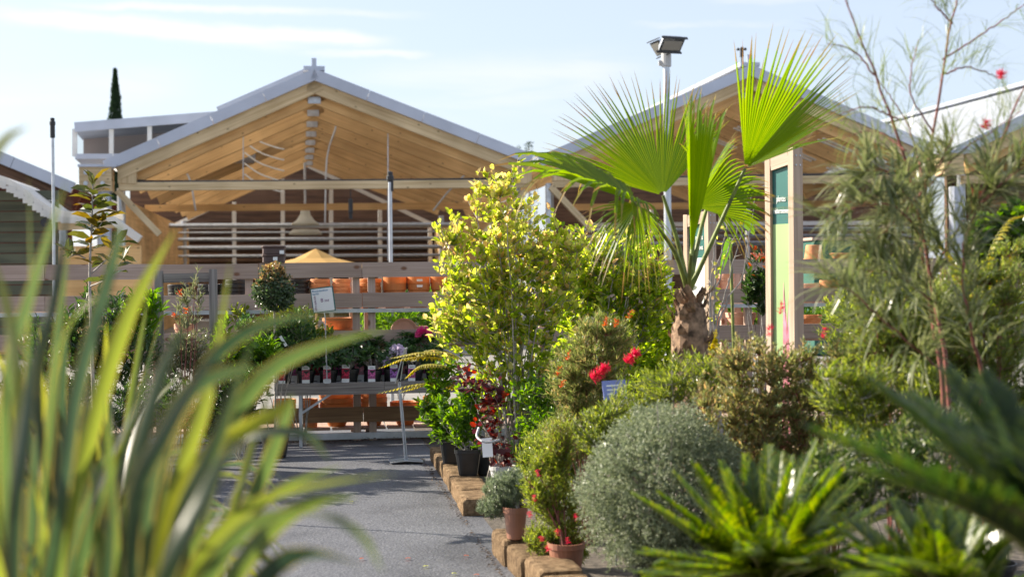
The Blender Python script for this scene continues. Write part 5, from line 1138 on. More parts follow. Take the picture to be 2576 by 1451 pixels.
shrub('ivy_plant', 'ivy-like dark green climber at the right edge', 'climber', foot(2520, d), [EL(2500, 600, d, 60, 60), EL(2560, 580, d, 60, 70), EL(2470, 560, d, 30, 24)], 6, 110, 6, T_BROAD, 0.06, 1.1, M_DKG, tip=M_FRESH, tipz=(1.2, 2.2), sr=0.005)

# tall airy needle bush against the sky
d = 5.6; b = foot(2400, d)
t = thing('airy_needle_bush', 'tall airy needle bush with red stems rising against the sky', 'bush', b); make_pot(t, b, 'black', 0.16, 0.25)
sm = MB(); mb = MB(); nod = []
def stem(pts, r0, r1, tw=10, tl=0.22, m_=0):
    pp = bez([P(*p) if not isinstance(p, Vector) else p for p in pts], 26); pp[1:-1] += rng.normal(0, 0.0025, (24, 3)); tube(sm, pp, np.linspace(r0, r1, 26), 5); return pp
st = []
st.append(stem([b + UP * 0.22, (2385, 980, d), (2360, 800, d), (2325, 620, d), (2300, 480, 5.55), (2240, 290, 5.5), (2170, 110, 5.5), (2120, -20, 5.5)], 0.011, 0.0025))
st.append(stem([b + UP * 0.22, (2370, 980, 5.7), (2345, 800, 5.7), (2320, 640, 5.7), (2330, 470, 5.65), (2368, 200, 5.6), (2400, 30, 5.6), (2420, -40, 5.6)], 0.011, 0.0025))
st.append(stem([b + UP * 0.22, (2470, 1000, 5.4), (2440, 820, 5.3), (2420, 640, 5.3), (2490, 440, 5.3), (2545, 290, 5.3), (2590, 190, 5.3)], 0.008, 0.003))
for pts in ([(2330, 500, 5.6), (2290, 330, 5.7), (2250, 260, 5.7), (2200, 190, 5.7)], [(2335, 470, 5.65), (2420, 380, 5.5), (2480, 340, 5.5), (2570, 280, 5.4)], [(2345, 330, 5.6), (2290, 230, 5.5), (2310, 100, 5.5)], [(2372, 150, 5.6), (2450, 100, 5.7), (2540, 40, 5.7), (2600, -10, 5.7)],
            [(2260, 300, 5.5), (2180, 270, 5.4), (2110, 290, 5.4)], [(2280, 380, 5.5), (2200, 330, 5.6), (2130, 345, 5.6)], [(2395, 60, 5.6), (2350, 10, 5.6), (2330, -40, 5.6)], [(2320, 600, 5.6), (2250, 520, 5.3), (2160, 520, 5.2), (2080, 560, 5.2)], [(2350, 760, 5.6), (2250, 690, 5.3), (2150, 680, 5.2)],
            [(2340, 700, 5.7), (2420, 560, 5.4), (2500, 480, 5.3)], [(2380, 940, 5.5), (2250, 830, 5.1), (2150, 740, 5.0), (2080, 690, 5.0)], [(2320, 560, 5.6), (2240, 440, 5.3), (2170, 430, 5.3)], [(2460, 520, 5.3), (2560, 430, 5.2), (2620, 420, 5.2)], [(2330, 470, 5.65), (2250, 560, 5.4), (2180, 620, 5.3)],
            [(2200, 190, 5.5), (2150, 130, 5.5), (2080, 110, 5.5)], [(2368, 190, 5.6), (2440, 170, 5.6), (2520, 200, 5.6)], [(2300, 480, 5.55), (2360, 420, 5.4), (2400, 330, 5.4)]):
    st.append(stem(pts, 0.0042, 0.0016))
sm.build('stems', M_REDBARK, t, smooth=True)
pos = []; dirs = []; mi = []; ln = []
for si, pp in enumerate(st):
    zt = pp[:, 2]
    k = 46 if si < 3 else 26
    for g in rng.uniform(0.22 if si < 3 else 0.1, 1, k):
        x = g * 25; i = min(24, int(x)); p = pp[i] + (pp[i + 1] - pp[i]) * (x - i); a = pp[i + 1] - pp[i]; a /= np.linalg.norm(a)
        low = p[2] < 1.95
        hv = rng.normal(0, 1, 3); hv -= a * np.dot(hv, a); hv /= np.linalg.norm(hv); ax_ = hv * 0.8 + a * 0.6 + np.array([0, 0, 0.15])
        for j in range(11 if low else 3):
            v = ax_ / np.linalg.norm(ax_) + rng.normal(0, 0.28, 3); pos.append(p + ax_ * rng.uniform(0, 0.05)); dirs.append(v); mi.append(low and rng.random() < 0.6); ln.append(rng.uniform(0.10, 0.21) if low else rng.uniform(0.10, 0.19))
pos, dirs, mi, ln = np.array(pos), np.array(dirs), np.array(mi), np.array(ln)
for f_, m_, w_ in ((mi, 0, 0.0072), (~mi, 1, 0.0022)): leaves(mb, T_NEEDLE, pos[f_], dirs[f_], np.array([0, 0, 1]) + rdir(f_.sum()) * 0.5, ln[f_], w_, m_)
mb.build('foliage', [M_GREVS, M_GREV], t)
for x, y in ((2516, 200), (2478, 325), (2450, 500)): bottlebrush(t, P(x, y, 5.4), (0.2, 0, 1), 0.03, 0.022, M_REDF, 60)

# ------------------------------------------------------------------ cycads and ferns
def frond(mb, rm, pts, npair, plen, pw, fold=0.5, tmpl=T_NEEDLE, sweep=0.6, r0=0.006, tip=0.35, base=0.18, m=0):
    c = bez(pts, npair + 8); T = np.gradient(c, axis=0); T /= np.linalg.norm(T, axis=1)[:, None]
    tube(rm, c, np.linspace(r0, r0 * 0.25, len(c)), 5)
    side = np.cross(T, [0, 0, 1.0]); side /= np.linalg.norm(side, axis=1)[:, None] + 1e-9; nr = np.cross(side, T)
    i0 = int(len(c) * base); pos = []; d = []; n = []; L_ = []
    for i in range(i0, len(c)):
        g = (i - i0) / max(1, len(c) - 1 - i0); l = plen * (0.55 + 0.45 * math.sin(math.pi * min(1, g * 1.25 + 0.12))) * (1 if g < 0.8 else 1 - (g - 0.8) / 0.2 * (1 - tip))
        for s in (-1, 1):
            pos.append(c[i]); d.append(s * side[i] * (1 - fold * 0.5) + nr[i] * fold * 0.8 + T[i] * (sweep + 0.5 * g) + rng.normal(0, 0.05, 3)); n.append(nr[i] - s * side[i] * 0.4); L_.append(l * rng.uniform(0.92, 1.06))
    leaves(mb, tmpl, pos, d, n, np.array(L_), pw, m)
def cycad(label, base, d0, tipsL, plen, npair, pw, extra=0, more=2, fl=(0.4, 0.7), mat=None):
    p = P(base[0], base[1], base[2]); b = Vector((p.x, p.y, 0)); t = thing('cycad', label, 'cycad', b); z = p.z
    make_pot(t, b, 'black', 0.16, max(0.2, z - 0.14))
    mb = MB(); lathe(mb, [(0.02, 0.02), (0.10, 0.0), (0.12, -0.07), (0.11, -0.16), (0.0, -0.17)], p, 14); mb.build('trunk', M_FIBRE, t)
    fm = MB(); rm = MB()
    tipsL = list(tipsL) + [(x + rng.normal(0, 45), y + abs(rng.normal(0, 28)), d_ + rng.normal(0, 0.18)) for (x, y, d_) in tipsL for _ in range(more)]
    pts = [P(*q) for q in tipsL]
    for q in pts:
        v = q - p; ln = v.length; m1 = p + v * 0.5 + UP * ln * 0.10 * (1 if v.z > 0 else 2); m0 = p + v * 0.2 + UP * ln * 0.10
        frond(fm, rm, [p, m0, m1, q], npair, plen, pw, 0.4)
    for k in range(extra):
        a = k / extra * 6.283 + rng.uniform(-.2, .2); ln = rng.uniform(*fl); el = rng.uniform(0.2, 1.1); v = Vector((math.cos(a) * math.cos(el), math.sin(a) * math.cos(el), math.sin(el) * 0.8)) * ln
        frond(fm, rm, [p, p + v * 0.35 + UP * ln * 0.06, p + v * 0.7 + UP * ln * 0.06, p + v - UP * ln * 0.08], npair, plen, pw, 0.7)
    fm.build('fronds', mat or M_CYC, t); rm.build('ribs', M_CYCR, t)
    return t
cycad('small cycad with upright fronds in front of the grey ball', (1925, 1570, 4.4), 4.4,
      [(1655, 1240, 4.2), (1740, 1165, 4.4), (1815, 1165, 4.6), (1875, 1150, 4.5), (1930, 1125, 4.7), (2055, 1115, 4.4), (2085, 1185, 4.3), (2225, 1265, 4.5), (1620, 1380, 4.0), (1990, 1150, 4.9), (2150, 1210, 4.8), (1700, 1420, 3.8), (1870, 1380, 3.7), (2060, 1400, 3.8), (2180, 1390, 4.2), (1650, 1430, 3.9), (1770, 1390, 3.8), (1810, 1310, 3.9), (1955, 1330, 3.7), (2010, 1270, 4.0), (2120, 1320, 4.0), (1860, 1250, 4.1)], 0.115, 58, 0.0085, 8, fl=(0.35, 0.5))
cycad('small cycad at the bottom edge below the big cycad', (2380, 1620, 3.9), 3.9,
      [(2140, 1370, 3.7), (2230, 1330, 4.0), (2310, 1285, 3.9), (2400, 1290, 4.1), (2480, 1330, 3.9), (2290, 1420, 3.4), (2160, 1440, 3.5), (2540, 1380, 4.0), (2420, 1390, 3.4), (2060, 1400, 3.8), (2120, 1300, 4.1), (2200, 1400, 3.2), (2350, 1340, 3.5), (2250, 1260, 4.1), (2350, 1235, 4.2), (2450, 1265, 4.0), (2520, 1300, 4.2)], 0.115, 58, 0.0085, 8, fl=(0.35, 0.5))
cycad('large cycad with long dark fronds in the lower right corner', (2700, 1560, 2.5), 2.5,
      [(2050, 1085, 2.3), (2190, 960, 2.6), (2290, 1000, 2.9), (2380, 940, 2.8), (2470, 950, 2.7), (2580, 900, 2.5), (2700, 880, 2.6), (2160, 1180, 2.25), (2820, 950, 2.4)], 0.15, 70, 0.0095, 0, more=0, mat=M_CYCSHADE, fl=(0.5, 0.7))
def fern(label, base, fronds_, mat, plen, npair, pw, r0=0.004, name='fern', cat='fern', tmpl=T_LONG):
    b = foot(*base); t = thing(name, label, cat, b); make_pot(t, b, 'black', 0.09, 0.16); fm = MB(); rm = MB()
    sp = b + UP * 0.15
    for f_ in fronds_:
        q = [P(*x) for x in f_]; frond(fm, rm, [sp] + q, npair, plen, pw, -0.6, tmpl, 0.35, r0, base=0.42, tip=0.2)
    fm.build('fronds', mat, t); rm.build('ribs', M_CYCR, t); return t
fern('yellow fern with drooping fronds reaching over the path', (1210, 10.9), [[(1180, 960, 10.9), (1130, 905, 10.8), (1030, 898, 10.7), (955, 925, 10.7)], [(1180, 1010, 10.9), (1130, 968, 10.8), (1050, 965, 10.7), (955, 988, 10.7)], [(1180, 950, 10.9), (1140, 890, 10.8), (1060, 885, 10.7), (985, 900, 10.6)], [(1180, 1000, 10.8), (1130, 962, 10.7), (1080, 962, 10.6), (1010, 985, 10.6)], [(1170, 950, 10.8), (1120, 890, 10.9), (1080, 880, 10.9), (1040, 905, 10.8)], [(1170, 960, 10.9), (1120, 920, 10.6), (1060, 918, 10.5), (1020, 950, 10.5)]], M_FERN, 0.08, 34, 0.036)
fern('bright yellow fern at the foot of the palm', (1780, 8.0), [[(1775, 950, 8.0), (1770, 880, 8.0), (1745, 850, 7.9)], [(1780, 950, 8.0), (1785, 870, 8.0), (1800, 830, 7.9)], [(1775, 960, 8.0), (1750, 910, 8.0), (1715, 905, 7.9)], [(1790, 950, 8.0), (1810, 900, 8.0), (1850, 880, 7.9)]], M_FERN, 0.06, 24, 0.028)
fern('yellow green fern beside the ivy-like climber', (2500, 6.6), [[(2470, 800, 6.5), (2480, 660, 6.4), (2530, 560, 6.4), (2580, 540, 6.4)], [(2450, 800, 6.5), (2420, 700, 6.4), (2390, 640, 6.4), (2360, 615, 6.4)], [(2490, 800, 6.5), (2520, 680, 6.4), (2560, 610, 6.3)], [(2470, 820, 6.5), (2460, 730, 6.4), (2430, 690, 6.3)]], M_FERN, 0.05, 30, 0.022)

# things between the palm and the right sign
t = thing('canna', 'canna with one broad bright green leaf behind the palm', 'canna', foot(1850, 12.2))
b = foot(1850, 12.2); make_pot(t, b, 'black', 0.12, 0.2)
mb = MB(); tube(mb, bez([b + UP * 0.19, P(1840, 700, 12.2), P(1838, 600, 12.2)], 8), 0.014, 6); mb.build('stem', M_PETIOLE, t)
mb = MB()
for (p0, p1, wd, nn) in ((P(1790, 510, 12.1), P(1897, 590, 12.1), 0.24, (0.4, -0.7, 0.6)), (P(1838, 600, 12.2), P(1810, 690, 12), 0.12, (1, -0.5, 0.3))):
    u = (p1 - p0); nv = Vector(nn); nv -= u.normalized() * nv.dot(u.normalized()); nv.normalize(); sv = u.normalized().cross(nv); V = []; n = 12
    for i in range(n + 1):
        f = i / n; w_ = wd * math.sin(math.pi * min(1, f * 0.93 + 0.05)) ** 0.7 * 0.5; c = p0 + u * f + UP * 0.06 * math.sin(math.pi * f)
        V += [c - sv * w_ + nv * w_ * 0.3, c, c + sv * w_ + nv * w_ * 0.3]
    mb.add(V, [(3 * i + s, 3 * i + s + 1, 3 * i + s + 4, 3 * i + s + 3) for i in range(n) for s in (0, 1)])
mb.build('leaf_blade', M_FRESH, t, smooth=True)
d = 10.6; b = foot(1815, d); t = thing('bare_twig_shrub', 'nearly leafless shrub of thin grey twigs between the two signs', 'shrub', b); make_pot(t, b, 'black', 0.11, 0.2)
sm = MB(); tw = []
for pts in ([(1800, 840), (1825, 740), (1850, 640), (1885, 520)], [(1805, 850), (1830, 760), (1870, 690), (1890, 560), (1898, 505)], [(1800, 860), (1798, 720), (1815, 620), (1838, 520), (1846, 480)], [(1795, 850), (1800, 740), (1828, 640), (1870, 540), (1890, 495)], [(1790, 850), (1790, 700), (1803, 590), (1812, 540)]):
    pp = bez([b + UP * 0.19] + [P(x, y, d) for x, y in pts], 24); pp[2:-1] += rng.normal(0, 0.006, (21, 3)); tube(sm, pp, np.linspace(0.009, 0.003, 24), 5); tw.append(pp)
for k in range(26):
    pp = tw[k % 5]; i = rng.integers(8, 22); v = rdir(1, 0, 1)[0]; L_ = rng.uniform(0.04, 0.12); tube(sm, [pp[i], pp[i] + v * L_], [0.003, 0.0015], 4)
sm.build('stems', M_BARK, t)
mb = MB(); k = 44; ii = rng.integers(4, 20, k); pos = np.array([tw[rng.integers(2, 5)][i] for i in ii]); leaves(mb, T_LONG, pos, rdir(k), rdir(k), 0.06, 0.025); mb.build('foliage', M_YEL, t)
d = 13.0; b = foot(1912, d)
shrub('photinia', 'dark photinia with orange-red new leaves behind the tall sign', 'shrub', b, [EL(1905, 690, d, 34, 60), EL(1925, 740, d, 34, 50), EL(1890, 730, d, 30, 40), EL(1905, 640, d, 16, 20)], 7, 120, 7, T_LONG, 0.07, 0.33, M_DKG, tip=M_ORNG, tipz=(1.45, 2.1), sr=0.006, pot=('black', 0.14, 0.25))
d = 13.1
needle_bush('golden_conifer', 'small golden green conifer at the right end of the shelving', 'conifer', foot(2190, d), [EL(2160, 720, d, 60, 50), EL(2210, 690, d, 70, 60), EL(2120, 770, d, 60, 50)], 8, 240, 14, 0.05, 0.008, M_LIMEY, M_BARK, 0.006)

# ------------------------------------------------------------------ plants left of the path
d = 12.1; b = foot(690, d); t = thing('clipped_standard', 'clipped ball-headed photinia on a slim stem before the shelving', 'topiary', b); h = make_pot(t, b, 'black', 0.13, 0.24)
sm = MB(); tube(sm, [b + UP * 0.22, P(694, 900, d), P(690, 770, d), P(690, 720, d)], 0.010, 6); ells = [EL(690, 732, d, 50, 48), EL(690, 690, d, 30, 26)]; q, _ = in_ells(ells, 420, 0.55)
for p in q[:80]: tube(sm, [P(690, 750, d), Vector(p)], [0.004, 0.0015], 3, cap=False)
sm.build('stem', M_BARK, t); mb = MB(); pos = np.repeat(q, 8, 0) + rng.normal(0, 0.012, (420 * 8, 3)); cc = np.array(tuple(P(690, 740, d))); dr = pos - cc; dr /= np.linalg.norm(dr, axis=1)[:, None]
tp = rng.random(len(pos)) < np.clip((pos[:, 2] - 1.42) / 0.22, 0, 0.9)
leaves(mb, T_LONG, pos[~tp], dr[~tp] + rdir((~tp).sum()), dr[~tp] + rdir((~tp).sum()) * .6, 0.034, 0.017, 0); leaves(mb, T_LONG, pos[tp], dr[tp] + rdir(tp.sum()), dr[tp], 0.034, 0.017, 1)
mb.build('foliage', [M_PHOT, M_PHOTT], t)
mb = MB(); M = frame(P(705, 845, d - 0.05), Vector((0.5, -0.1, -0.8)), Vector((0.8, 0, 0.5))); quadpanel(mb, M, 0, 0.10, -0.012, 0.012, -0.001, 0.001); mb.build('plant_label', M_LABEL, t)
d = 9.3; b = foot(238, d); t = thing('magnolia_sapling', 'magnolia sapling with bronze-backed glossy leaves rising left', 'sapling', b); make_pot(t, b, 'black', 0.16, 0.28)
sm = MB(); mst = bez([b + UP * 0.26, P(232, 900, d), P(226, 700, d), P(231, 560, d), P(234, 462, d)], 24); tube(sm, mst, np.linspace(0.014, 0.004, 24), 6)
br = [bez([P(228, 690, d), P(270, 650, d), P(290, 612, 9.2)], 6), bez([P(229, 660, d), P(195, 640, d), P(170, 650, 9.2)], 6), bez([P(231, 590, d), P(250, 570, d), P(262, 548, d)], 6), bez([P(227, 720, d), P(270, 700, 9.1), P(310, 650, 9.0)], 6)]
for x in br: tube(sm, x, np.linspace(0.006, 0.002, 6), 5)
sm.build('stem', M_BARK, t, smooth=True)
mb = MB(); pos = []; dirs = []
for k, g in enumerate(np.linspace(0.62, 1.0, 30)):
    x = g * 23; i = min(22, int(x)); pos.append(mst[i] + (mst[i + 1] - mst[i]) * (x - i)); a = k * 2.4; dirs.append((math.cos(a), math.sin(a) * 0.6, 0.25 + 0.9 * (g > 0.97)))
for x in br:
    for k in range(9): pos.append(x[min(5, 2 + k % 4)]); dirs.append(tuple(rdir(1, -0.2, 0.9)[0]))
n = len(pos); leaves(mb, T_LONG, pos, dirs, np.array([0, 0, 1]) + rdir(n) * 0.7, rng.uniform(0.12, 0.18, n), rng.uniform(0.05, 0.068, n)); mb.build('foliage', M_OLIVE, t)
LF = [('evergreen_shrub', 'euphorbia-like shrub with bright upright leaf tufts by the weathered frame', 'shrub', 350, 11.3, [(345, 760, 40, 50), (330, 830, 70, 60), (380, 780, 30, 40)], 60, 9, T_LONG, 0.11, 0.22, M_FRESH),
      ('evergreen_shrub', 'dark evergreen shrub behind the left flax', 'shrub', 250, 11.0, [(240, 820, 110, 110), (150, 900, 120, 120), (330, 900, 90, 70)], 300, 8, T_LONG, 0.08, 0.30, M_DKG),
      ('evergreen_shrub', 'skimmia with bright leaf edges below the weathered post', 'shrub', 600, 11.6, [(590, 900, 70, 45), (560, 850, 40, 45), (650, 885, 60, 40), (600, 950, 60, 40)], 220, 8, T_LONG, 0.075, 0.34, M_FRESH),
      ('evergreen_shrub', 'dark pieris with drooping narrow leaves at the path edge', 'shrub', 625, 11.2, [(620, 985, 55, 55), (590, 1010, 70, 70), (655, 950, 35, 35), (560, 1060, 70, 60)], 240, 9, T_LONG, 0.08, 0.22, M_DKG),
      ('evergreen_shrub', 'yellow-green azalea left of the rhododendron table', 'shrub', 700, 12.2, [(690, 850, 75, 45), (740, 815, 65, 35), (640, 825, 55, 35), (780, 860, 45, 30), (660, 900, 60, 40)], 320, 8, T_LONG, 0.06, 0.32, M_RHOD),
      ('evergreen_shrub', 'pale green shrub behind the yellow-green azalea', 'shrub', 760, 13.0, [(730, 790, 70, 25), (780, 840, 60, 35), (600, 790, 40, 25)], 130, 8, T_LONG, 0.06, 0.32, M_LIMEY),
      ('leafy_shrub', 'broad green shrub growing behind the shelving gap', 'shrub', 1010, 17.0, [(1000, 800, 110, 50), (1060, 770, 60, 60), (940, 820, 60, 40), (1010, 870, 120, 50)], 240, 8, T_LONG, 0.10, 0.30, M_FRESH),
      ('leafy_shrub', 'second green shrub far behind the right shelving', 'shrub', 2000, 17.5, [(1960, 780, 150, 50), (2080, 790, 120, 50), (1840, 800, 90, 40)], 240, 8, T_LONG, 0.10, 0.30, M_FRESH)]
for nm, lab, cat, x, d, el, ntw, lpt, tm, sz, wf, mt in LF:
    shrub(nm, lab, cat, foot(x, d), [EL(a, b_, d, c_, e_) for a, b_, c_, e_ in el], 8, ntw, lpt, tm, sz, wf, mt, sr=0.006, up=0.5)
d = 11.0
needle_bush('heather', 'silvery heather sparkling in the sun inside the weathered frame', 'heather', foot(480, d), [EL(490, 870, d, 60, 50), EL(440, 900, d, 60, 60), EL(530, 930, d, 50, 50)], 12, 340, 14, 0.035, 0.004, M_GREVS, M_REDBARK, 0.004)
needle_bush('red_stem_plant', 'spindly plant with red stems inside the weathered frame', 'plant', foot(460, 10.8), [EL(460, 770, 10.8, 26, 60), EL(490, 740, 10.8, 24, 70)], 6, 30, 8, 0.06, 0.005, M_GREVS, M_REDBARK, 0.005, flowers=[(P(x, y, 10.8), (0, 0, 1), 0.04, 0.03, M_ORNG, 26) for x, y in ((452, 745), (470, 790), (440, 800))])
d = 10.2
needle_bush('low_conifer', 'dark low conifer between flax and path edge', 'conifer', foot(420, d), [EL(420, 1010, d, 130, 80), EL(250, 1040, d, 140, 100), EL(90, 1020, d, 130, 120)], 14, 560, 14, 0.04, 0.005, M_DKG, M_BARK, 0.005)

# ------------------------------------------------------------------ flax in the foreground
def blade(mb, pts, wid, twist=0.0, n=18, ref=None, tw2=0.0):
    c = bez(pts, n); T = np.gradient(c, axis=0); T /= np.linalg.norm(T, axis=1)[:, None]; V = []; uv = []
    v = np.array(tuple(pts[-1])) - np.array(tuple(pts[0])); hz = np.array([v[0], v[1], 0]); s0 = np.cross(hz / (np.linalg.norm(hz) + 1e-6), [0, 0, 1.0]) if np.linalg.norm(hz) > 0.05 else np.array([1, 0, 0.0])
    for i in range(n):
        g = i / (n - 1); s = s0 - T[i] * np.dot(s0, T[i]); s /= np.linalg.norm(s) + 1e-9; nn = np.cross(s, T[i]); a = twist + tw2 * g
        s, nn = s * math.cos(a) + nn * math.sin(a), nn * math.cos(a) - s * math.sin(a)
        w_ = wid * (0.75 + 0.25 * min(1, g * 3)) * (1 if g < 0.62 else max(0.02, 1 - ((g - 0.62) / 0.38) ** 1.6)) * 0.5
        k = 0.55 * (1 - g) + 0.12
        for u, f in ((-1, 1), (-.5, .35), (0, 0), (.5, .35), (1, 1)): V.append(c[i] + s * w_ * u + nn * w_ * k * f); uv.append((u * .5 + .5, g * 2))
    mb.add(V, [(5 * i + j, 5 * i + j + 1, 5 * i + j + 6, 5 * i + j + 5) for i in range(n - 1) for j in range(4)], uv)
def flax(label, base, explicit, nrand, azf, lens, wid):
    b = Vector(base); t = thing('flax', label, 'flax', b); h = make_pot(t, b, 'black', 0.20, 0.42); s0 = b + UP * 0.40; mb = MB()
    for e in explicit:
        w_, tw, pts = e; q = [P(*x) for x in pts]; r = s0 + Vector((rng.normal(0, 0.05), rng.normal(0, 0.05), 0))
        blade(mb, [r, r.lerp(q[0], 0.55) + UP * 0.04] + q, w_, tw)
    for k in range(nrand):
        arch = k % 3 == 0                        # a third of the blades bow over towards the path
        a = rng.normal(1.25, 0.9) if arch else azf(); ln = rng.uniform(*lens) * (1.08 if arch else 1); el = rng.uniform(0.85, 1.3) if arch else rng.uniform(0.85, 1.45); dr = rng.uniform(0.55, 1.05) if arch else rng.uniform(0.05, 0.75) ** 1.3; r = s0 + Vector((rng.normal(0, 0.06), rng.normal(0, 0.06), 0))
        h_ = Vector((math.sin(a), math.cos(a), 0)); pts = []
        for g in (0, 0.3, 0.55, 0.8, 1.0): pts.append(r + (h_ * math.cos(el) + UP * math.sin(el)) * ln * g + h_ * ln * dr * g ** 2 * 0.5 - UP * ln * dr * g ** 3 * 0.95)
        if pts[-1].x - b.x > (0.50 if arch else 0.22): continue
        blade(mb, pts, wid * rng.uniform(0.7, 1.15), rng.uniform(-1.1, 1.1), 16, None, rng.uniform(-0.6, 0.6))
    mb.build('blades', M_FLAX, t, smooth=True); return t
X1 = [(0.0275, 0.9, [(60, 1150, 2.49), (80, 760, 2.55), (72, 435, 2.62)]), (0.0242, 0.6, [(90, 1000, 2.55), (140, 720, 2.55), (178, 480, 2.55)]), (0.0242, -0.5, [(20, 1000, 2.17), (85, 720, 2.23), (168, 455, 2.30)]),
      (0.0210, 1.0, [(-60, 900, 2.17), (-70, 520, 2.05), (0, 365, 1.98), (72, 318, 1.93)]), (0.0291, 0.9, [(240, 1050, 2.42), (330, 780, 2.37), (440, 578, 2.37)]), (0.0210, -0.9, [(150, 900, 2.30), (260, 730, 2.30), (330, 625, 2.30)]), (0.0242, 0.8, [(40, 1050, 2.05), (20, 800, 2.05), (-20, 640, 2.05)]),
      (0.0242, 0.4, [(150, 1300, 2.17), (190, 1000, 2.23), (290, 640, 2.30), (300, 560, 2.30)]), (0.0275, 0.7, [(30, 1350, 1.93), (70, 1000, 1.93), (110, 800, 1.93)]), (0.0242, -0.6, [(110, 1300, 2.81), (140, 900, 2.81), (175, 600, 2.81)])]
X2 = [(0.0323, 0.9, [(470, 1280, 2.49), (570, 1080, 2.42), (680, 935, 2.37), (830, 865, 2.37), (985, 826, 2.37)]), (0.0258, 0.5, [(400, 1200, 2.30), (500, 960, 2.23), (600, 850, 2.17), (730, 800, 2.17), (900, 790, 2.17)]), (0.0291, 0.9, [(440, 1350, 2.05), (540, 1120, 2.05), (640, 838, 2.05)]),
      (0.0291, 0.7, [(420, 1350, 2.23), (520, 1150, 2.17), (690, 1040, 2.17), (735, 1000, 2.17)]), (0.0275, 0.3, [(480, 1480, 2.17), (600, 1300, 2.05), (760, 1230, 1.98), (1000, 1190, 1.98)]), (0.0291, 0.3, [(480, 1560, 2.05), (600, 1350, 1.86), (760, 1290, 1.79), (900, 1340, 1.79), (965, 1440, 1.79)]),
      (0.0275, 0.9, [(420, 1300, 2.30), (520, 1000, 2.30), (580, 660, 2.37)]), (0.0291, 0.8, [(330, 1300, 1.98), (420, 1080, 1.93), (560, 860, 1.93)]), (0.0275, -0.7, [(430, 1400, 2.30), (600, 1130, 2.30), (760, 1090, 2.30), (830, 1160, 2.30)]), (0.0275, 0.8, [(330, 1250, 2.17), (400, 950, 2.17), (480, 800, 2.17)]),
      (0.0291, 0.6, [(500, 1500, 2.42), (640, 1250, 2.42), (720, 1050, 2.42), (735, 990, 2.42)]), (0.0275, 0.5, [(360, 1300, 2.05), (450, 1020, 1.98), (600, 930, 1.93), (700, 945, 1.93)]), (0.0242, 0.6, [(500, 1450, 2.30), (680, 1250, 2.30), (860, 1170, 2.30)]),
      (0.0291, 0.9, [(560, 1500, 2.05), (680, 1330, 2.05), (800, 1260, 2.05), (900, 1250, 2.05)]), (0.0291, 0.8, [(400, 1500, 1.79), (520, 1230, 1.79), (600, 1090, 1.79)]), (0.0291, 0.8, [(560, 1600, 1.93), (700, 1420, 1.86), (830, 1400, 1.86), (940, 1440, 1.86)])]
p1 = P(40, 1451, 2.6); p2 = P(320, 1451, 2.5)
flax('upright green flax clump at the left edge of the foreground', (p1.x, p1.y, 0), X1, 420, lambda: rng.uniform(0, 6.283), (0.66, 1.10), 0.027)
flax('arching yellow-edged flax clump leaning over the path in the foreground', (p2.x, p2.y + 0.05, 0), X2, 480, lambda: rng.normal(0.2, 1.7), (0.62, 1.02), 0.027)
p3 = P(230, 1451, 3.7)
flax('farther flax clump filling the left side behind the foreground blades', (p3.x, p3.y, 0), [], 380, lambda: rng.uniform(0, 6.283), (0.8, 1.2), 0.028)

# ------------------------------------------------------------------ far trees and litter
def far_tree(name, label, x, ybot, ytop, d, wpx, cone=False, mat=M_CYPR, nl=5000, lean=0):
    top = P(x, ytop, d); b = Vector((top.x, top.y, 0)); t = thing(name, label, 'tree', b); Hh = top.z; rw = wpx / 2 * d / FPX
    mb = MB(); tube(mb, [b, b + UP * Hh * 0.5, b + UP * Hh * 0.97], [0.25, 0.12, 0.03], 8); mb.build('trunk', M_BARK, t)
    g = rng.random(nl); z0 = 0.15
    if cone: r = rw * np.clip((1 - g) / 0.26, 0, 1) ** 0.9
    else: r = rw * np.sqrt(np.clip(1 - ((g - 0.55) / 0.47) ** 2, 0, 1))
    a = rng.uniform(0, 6.283, nl); q = np.sqrt(rng.random(nl)) * (1 + 0.25 * np.sin(a * 3 + g * 17) * np.sin(g * 23))
    pos = np.stack([b.x + lean * g + r * q * np.cos(a), b.y + r * q * np.sin(a), Hh * (z0 + (1 - z0) * g)], 1); dr = np.stack([np.cos(a) * .4, np.sin(a) * .4, np.ones(nl)], 1)
    mb = MB(); leaves(mb, T_LONG, pos, dr + rdir(nl) * (0.4 if cone else 1.2), rdir(nl), rw * 0.30 if not cone else 0.17, (rw * 0.12) if not cone else 0.06); mb.build('crown', mat, t)
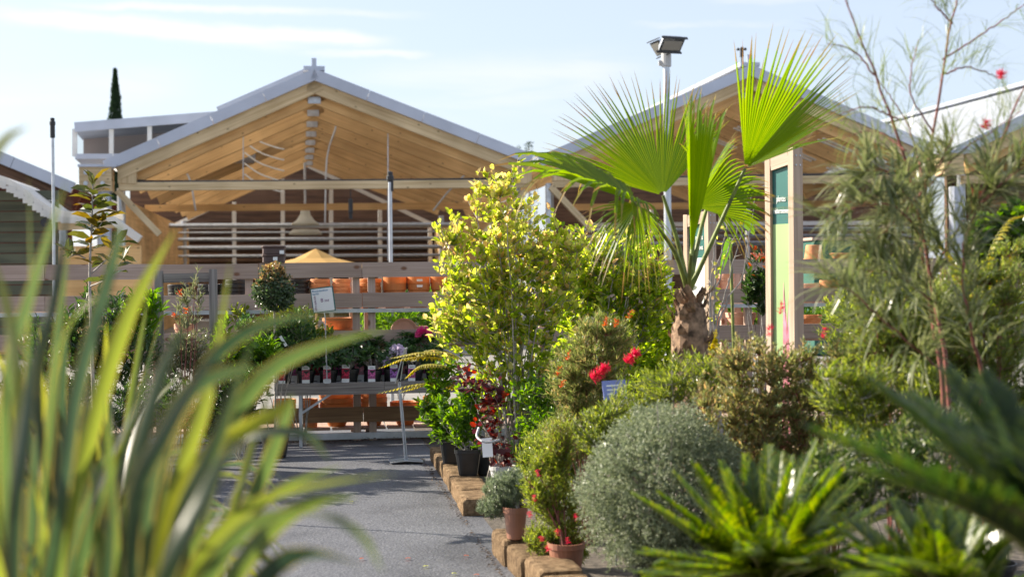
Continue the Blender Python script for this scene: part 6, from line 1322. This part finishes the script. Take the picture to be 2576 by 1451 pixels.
far_tree('cypress', 'slim pointed cypress rising behind the left hall', 290, 330, 178, 70, 32, True, M_CYPR, 9000)
far_tree('tree', 'dark distant tree in the valley between the hall roofs', 1330, 400, 358, 95, 46, False, M_CYPR, 700)
far_tree('tree', 'second distant tree just left in the roof valley', 1306, 400, 368, 100, 30, False, M_CYPR, 500)
for i, (x, y) in enumerate(((1150, 1272), (1186, 1235), (905, 1408), (1340 - 190, 1445), (1018, 1406), (1105, 1190), (880, 1262), (1180, 1400), (1190, 1448), (1080, 1425))):
    q = PG(x, y); mb = MB(); a = rng.uniform(0, 6.28); leaves(mb, T_LONG, [np.array([q.x, q.y, 0.006])], [(math.cos(a), math.sin(a), 0.1)], [(0, 0.1, 1)], 0.035, 0.02)
    tag(mb.build('fallen_leaf', M_ORNG if i % 3 else M_YEL, None, base=q), 'tiny fallen leaf lying on the grey asphalt path', 'leaf', 'fallen leaves on the path')
mb = MB(); k = 900; tt = rng.uniform(T0, 1.3, k); bk = np.abs(rng.normal(0, 0.07, k)); q0 = np.array(tuple(R(0, -0.02)))
pos = q0 + np.outer(tt, np.array(tuple(PX))) - np.outer(bk, np.array(tuple(AX))); pos[:, 2] = rng.uniform(0.0, 0.018, k) + 0.012 * (np.sin(tt * 5) > 0.2)
kp = np.where(rng.random(k // 2) < 0.5, 0, 1); gg = rng.uniform(-3.6, 2.9, k // 2); e_ = np.array(tuple(k_end)) + np.outer(gg, np.array(tuple(AX))) - np.outer(np.abs(rng.normal(0, 0.02, k // 2)), np.array(tuple(PX))); e_[:, 2] = rng.uniform(0.002, 0.008, k // 2)
pos = np.concatenate([pos, e_]); n = len(pos); dd = rdir(n, -0.2, 0.3)
leaves(mb, T_SMALL, pos, dd, np.array([0, 0, 1]) + rdir(n) * 0.6, rng.uniform(0.008, 0.03, n), 0.010)
tag(mb.build('leaf_litter', plain('leaf litter', (0.09, 0.055, 0.03), 0.9, 0, 0.4, 30), None, base=R(0)), 'dry brown leaf litter and soil along the foot of the shelving', 'litter', kind='stuff')
bpy.context.view_layer.update()
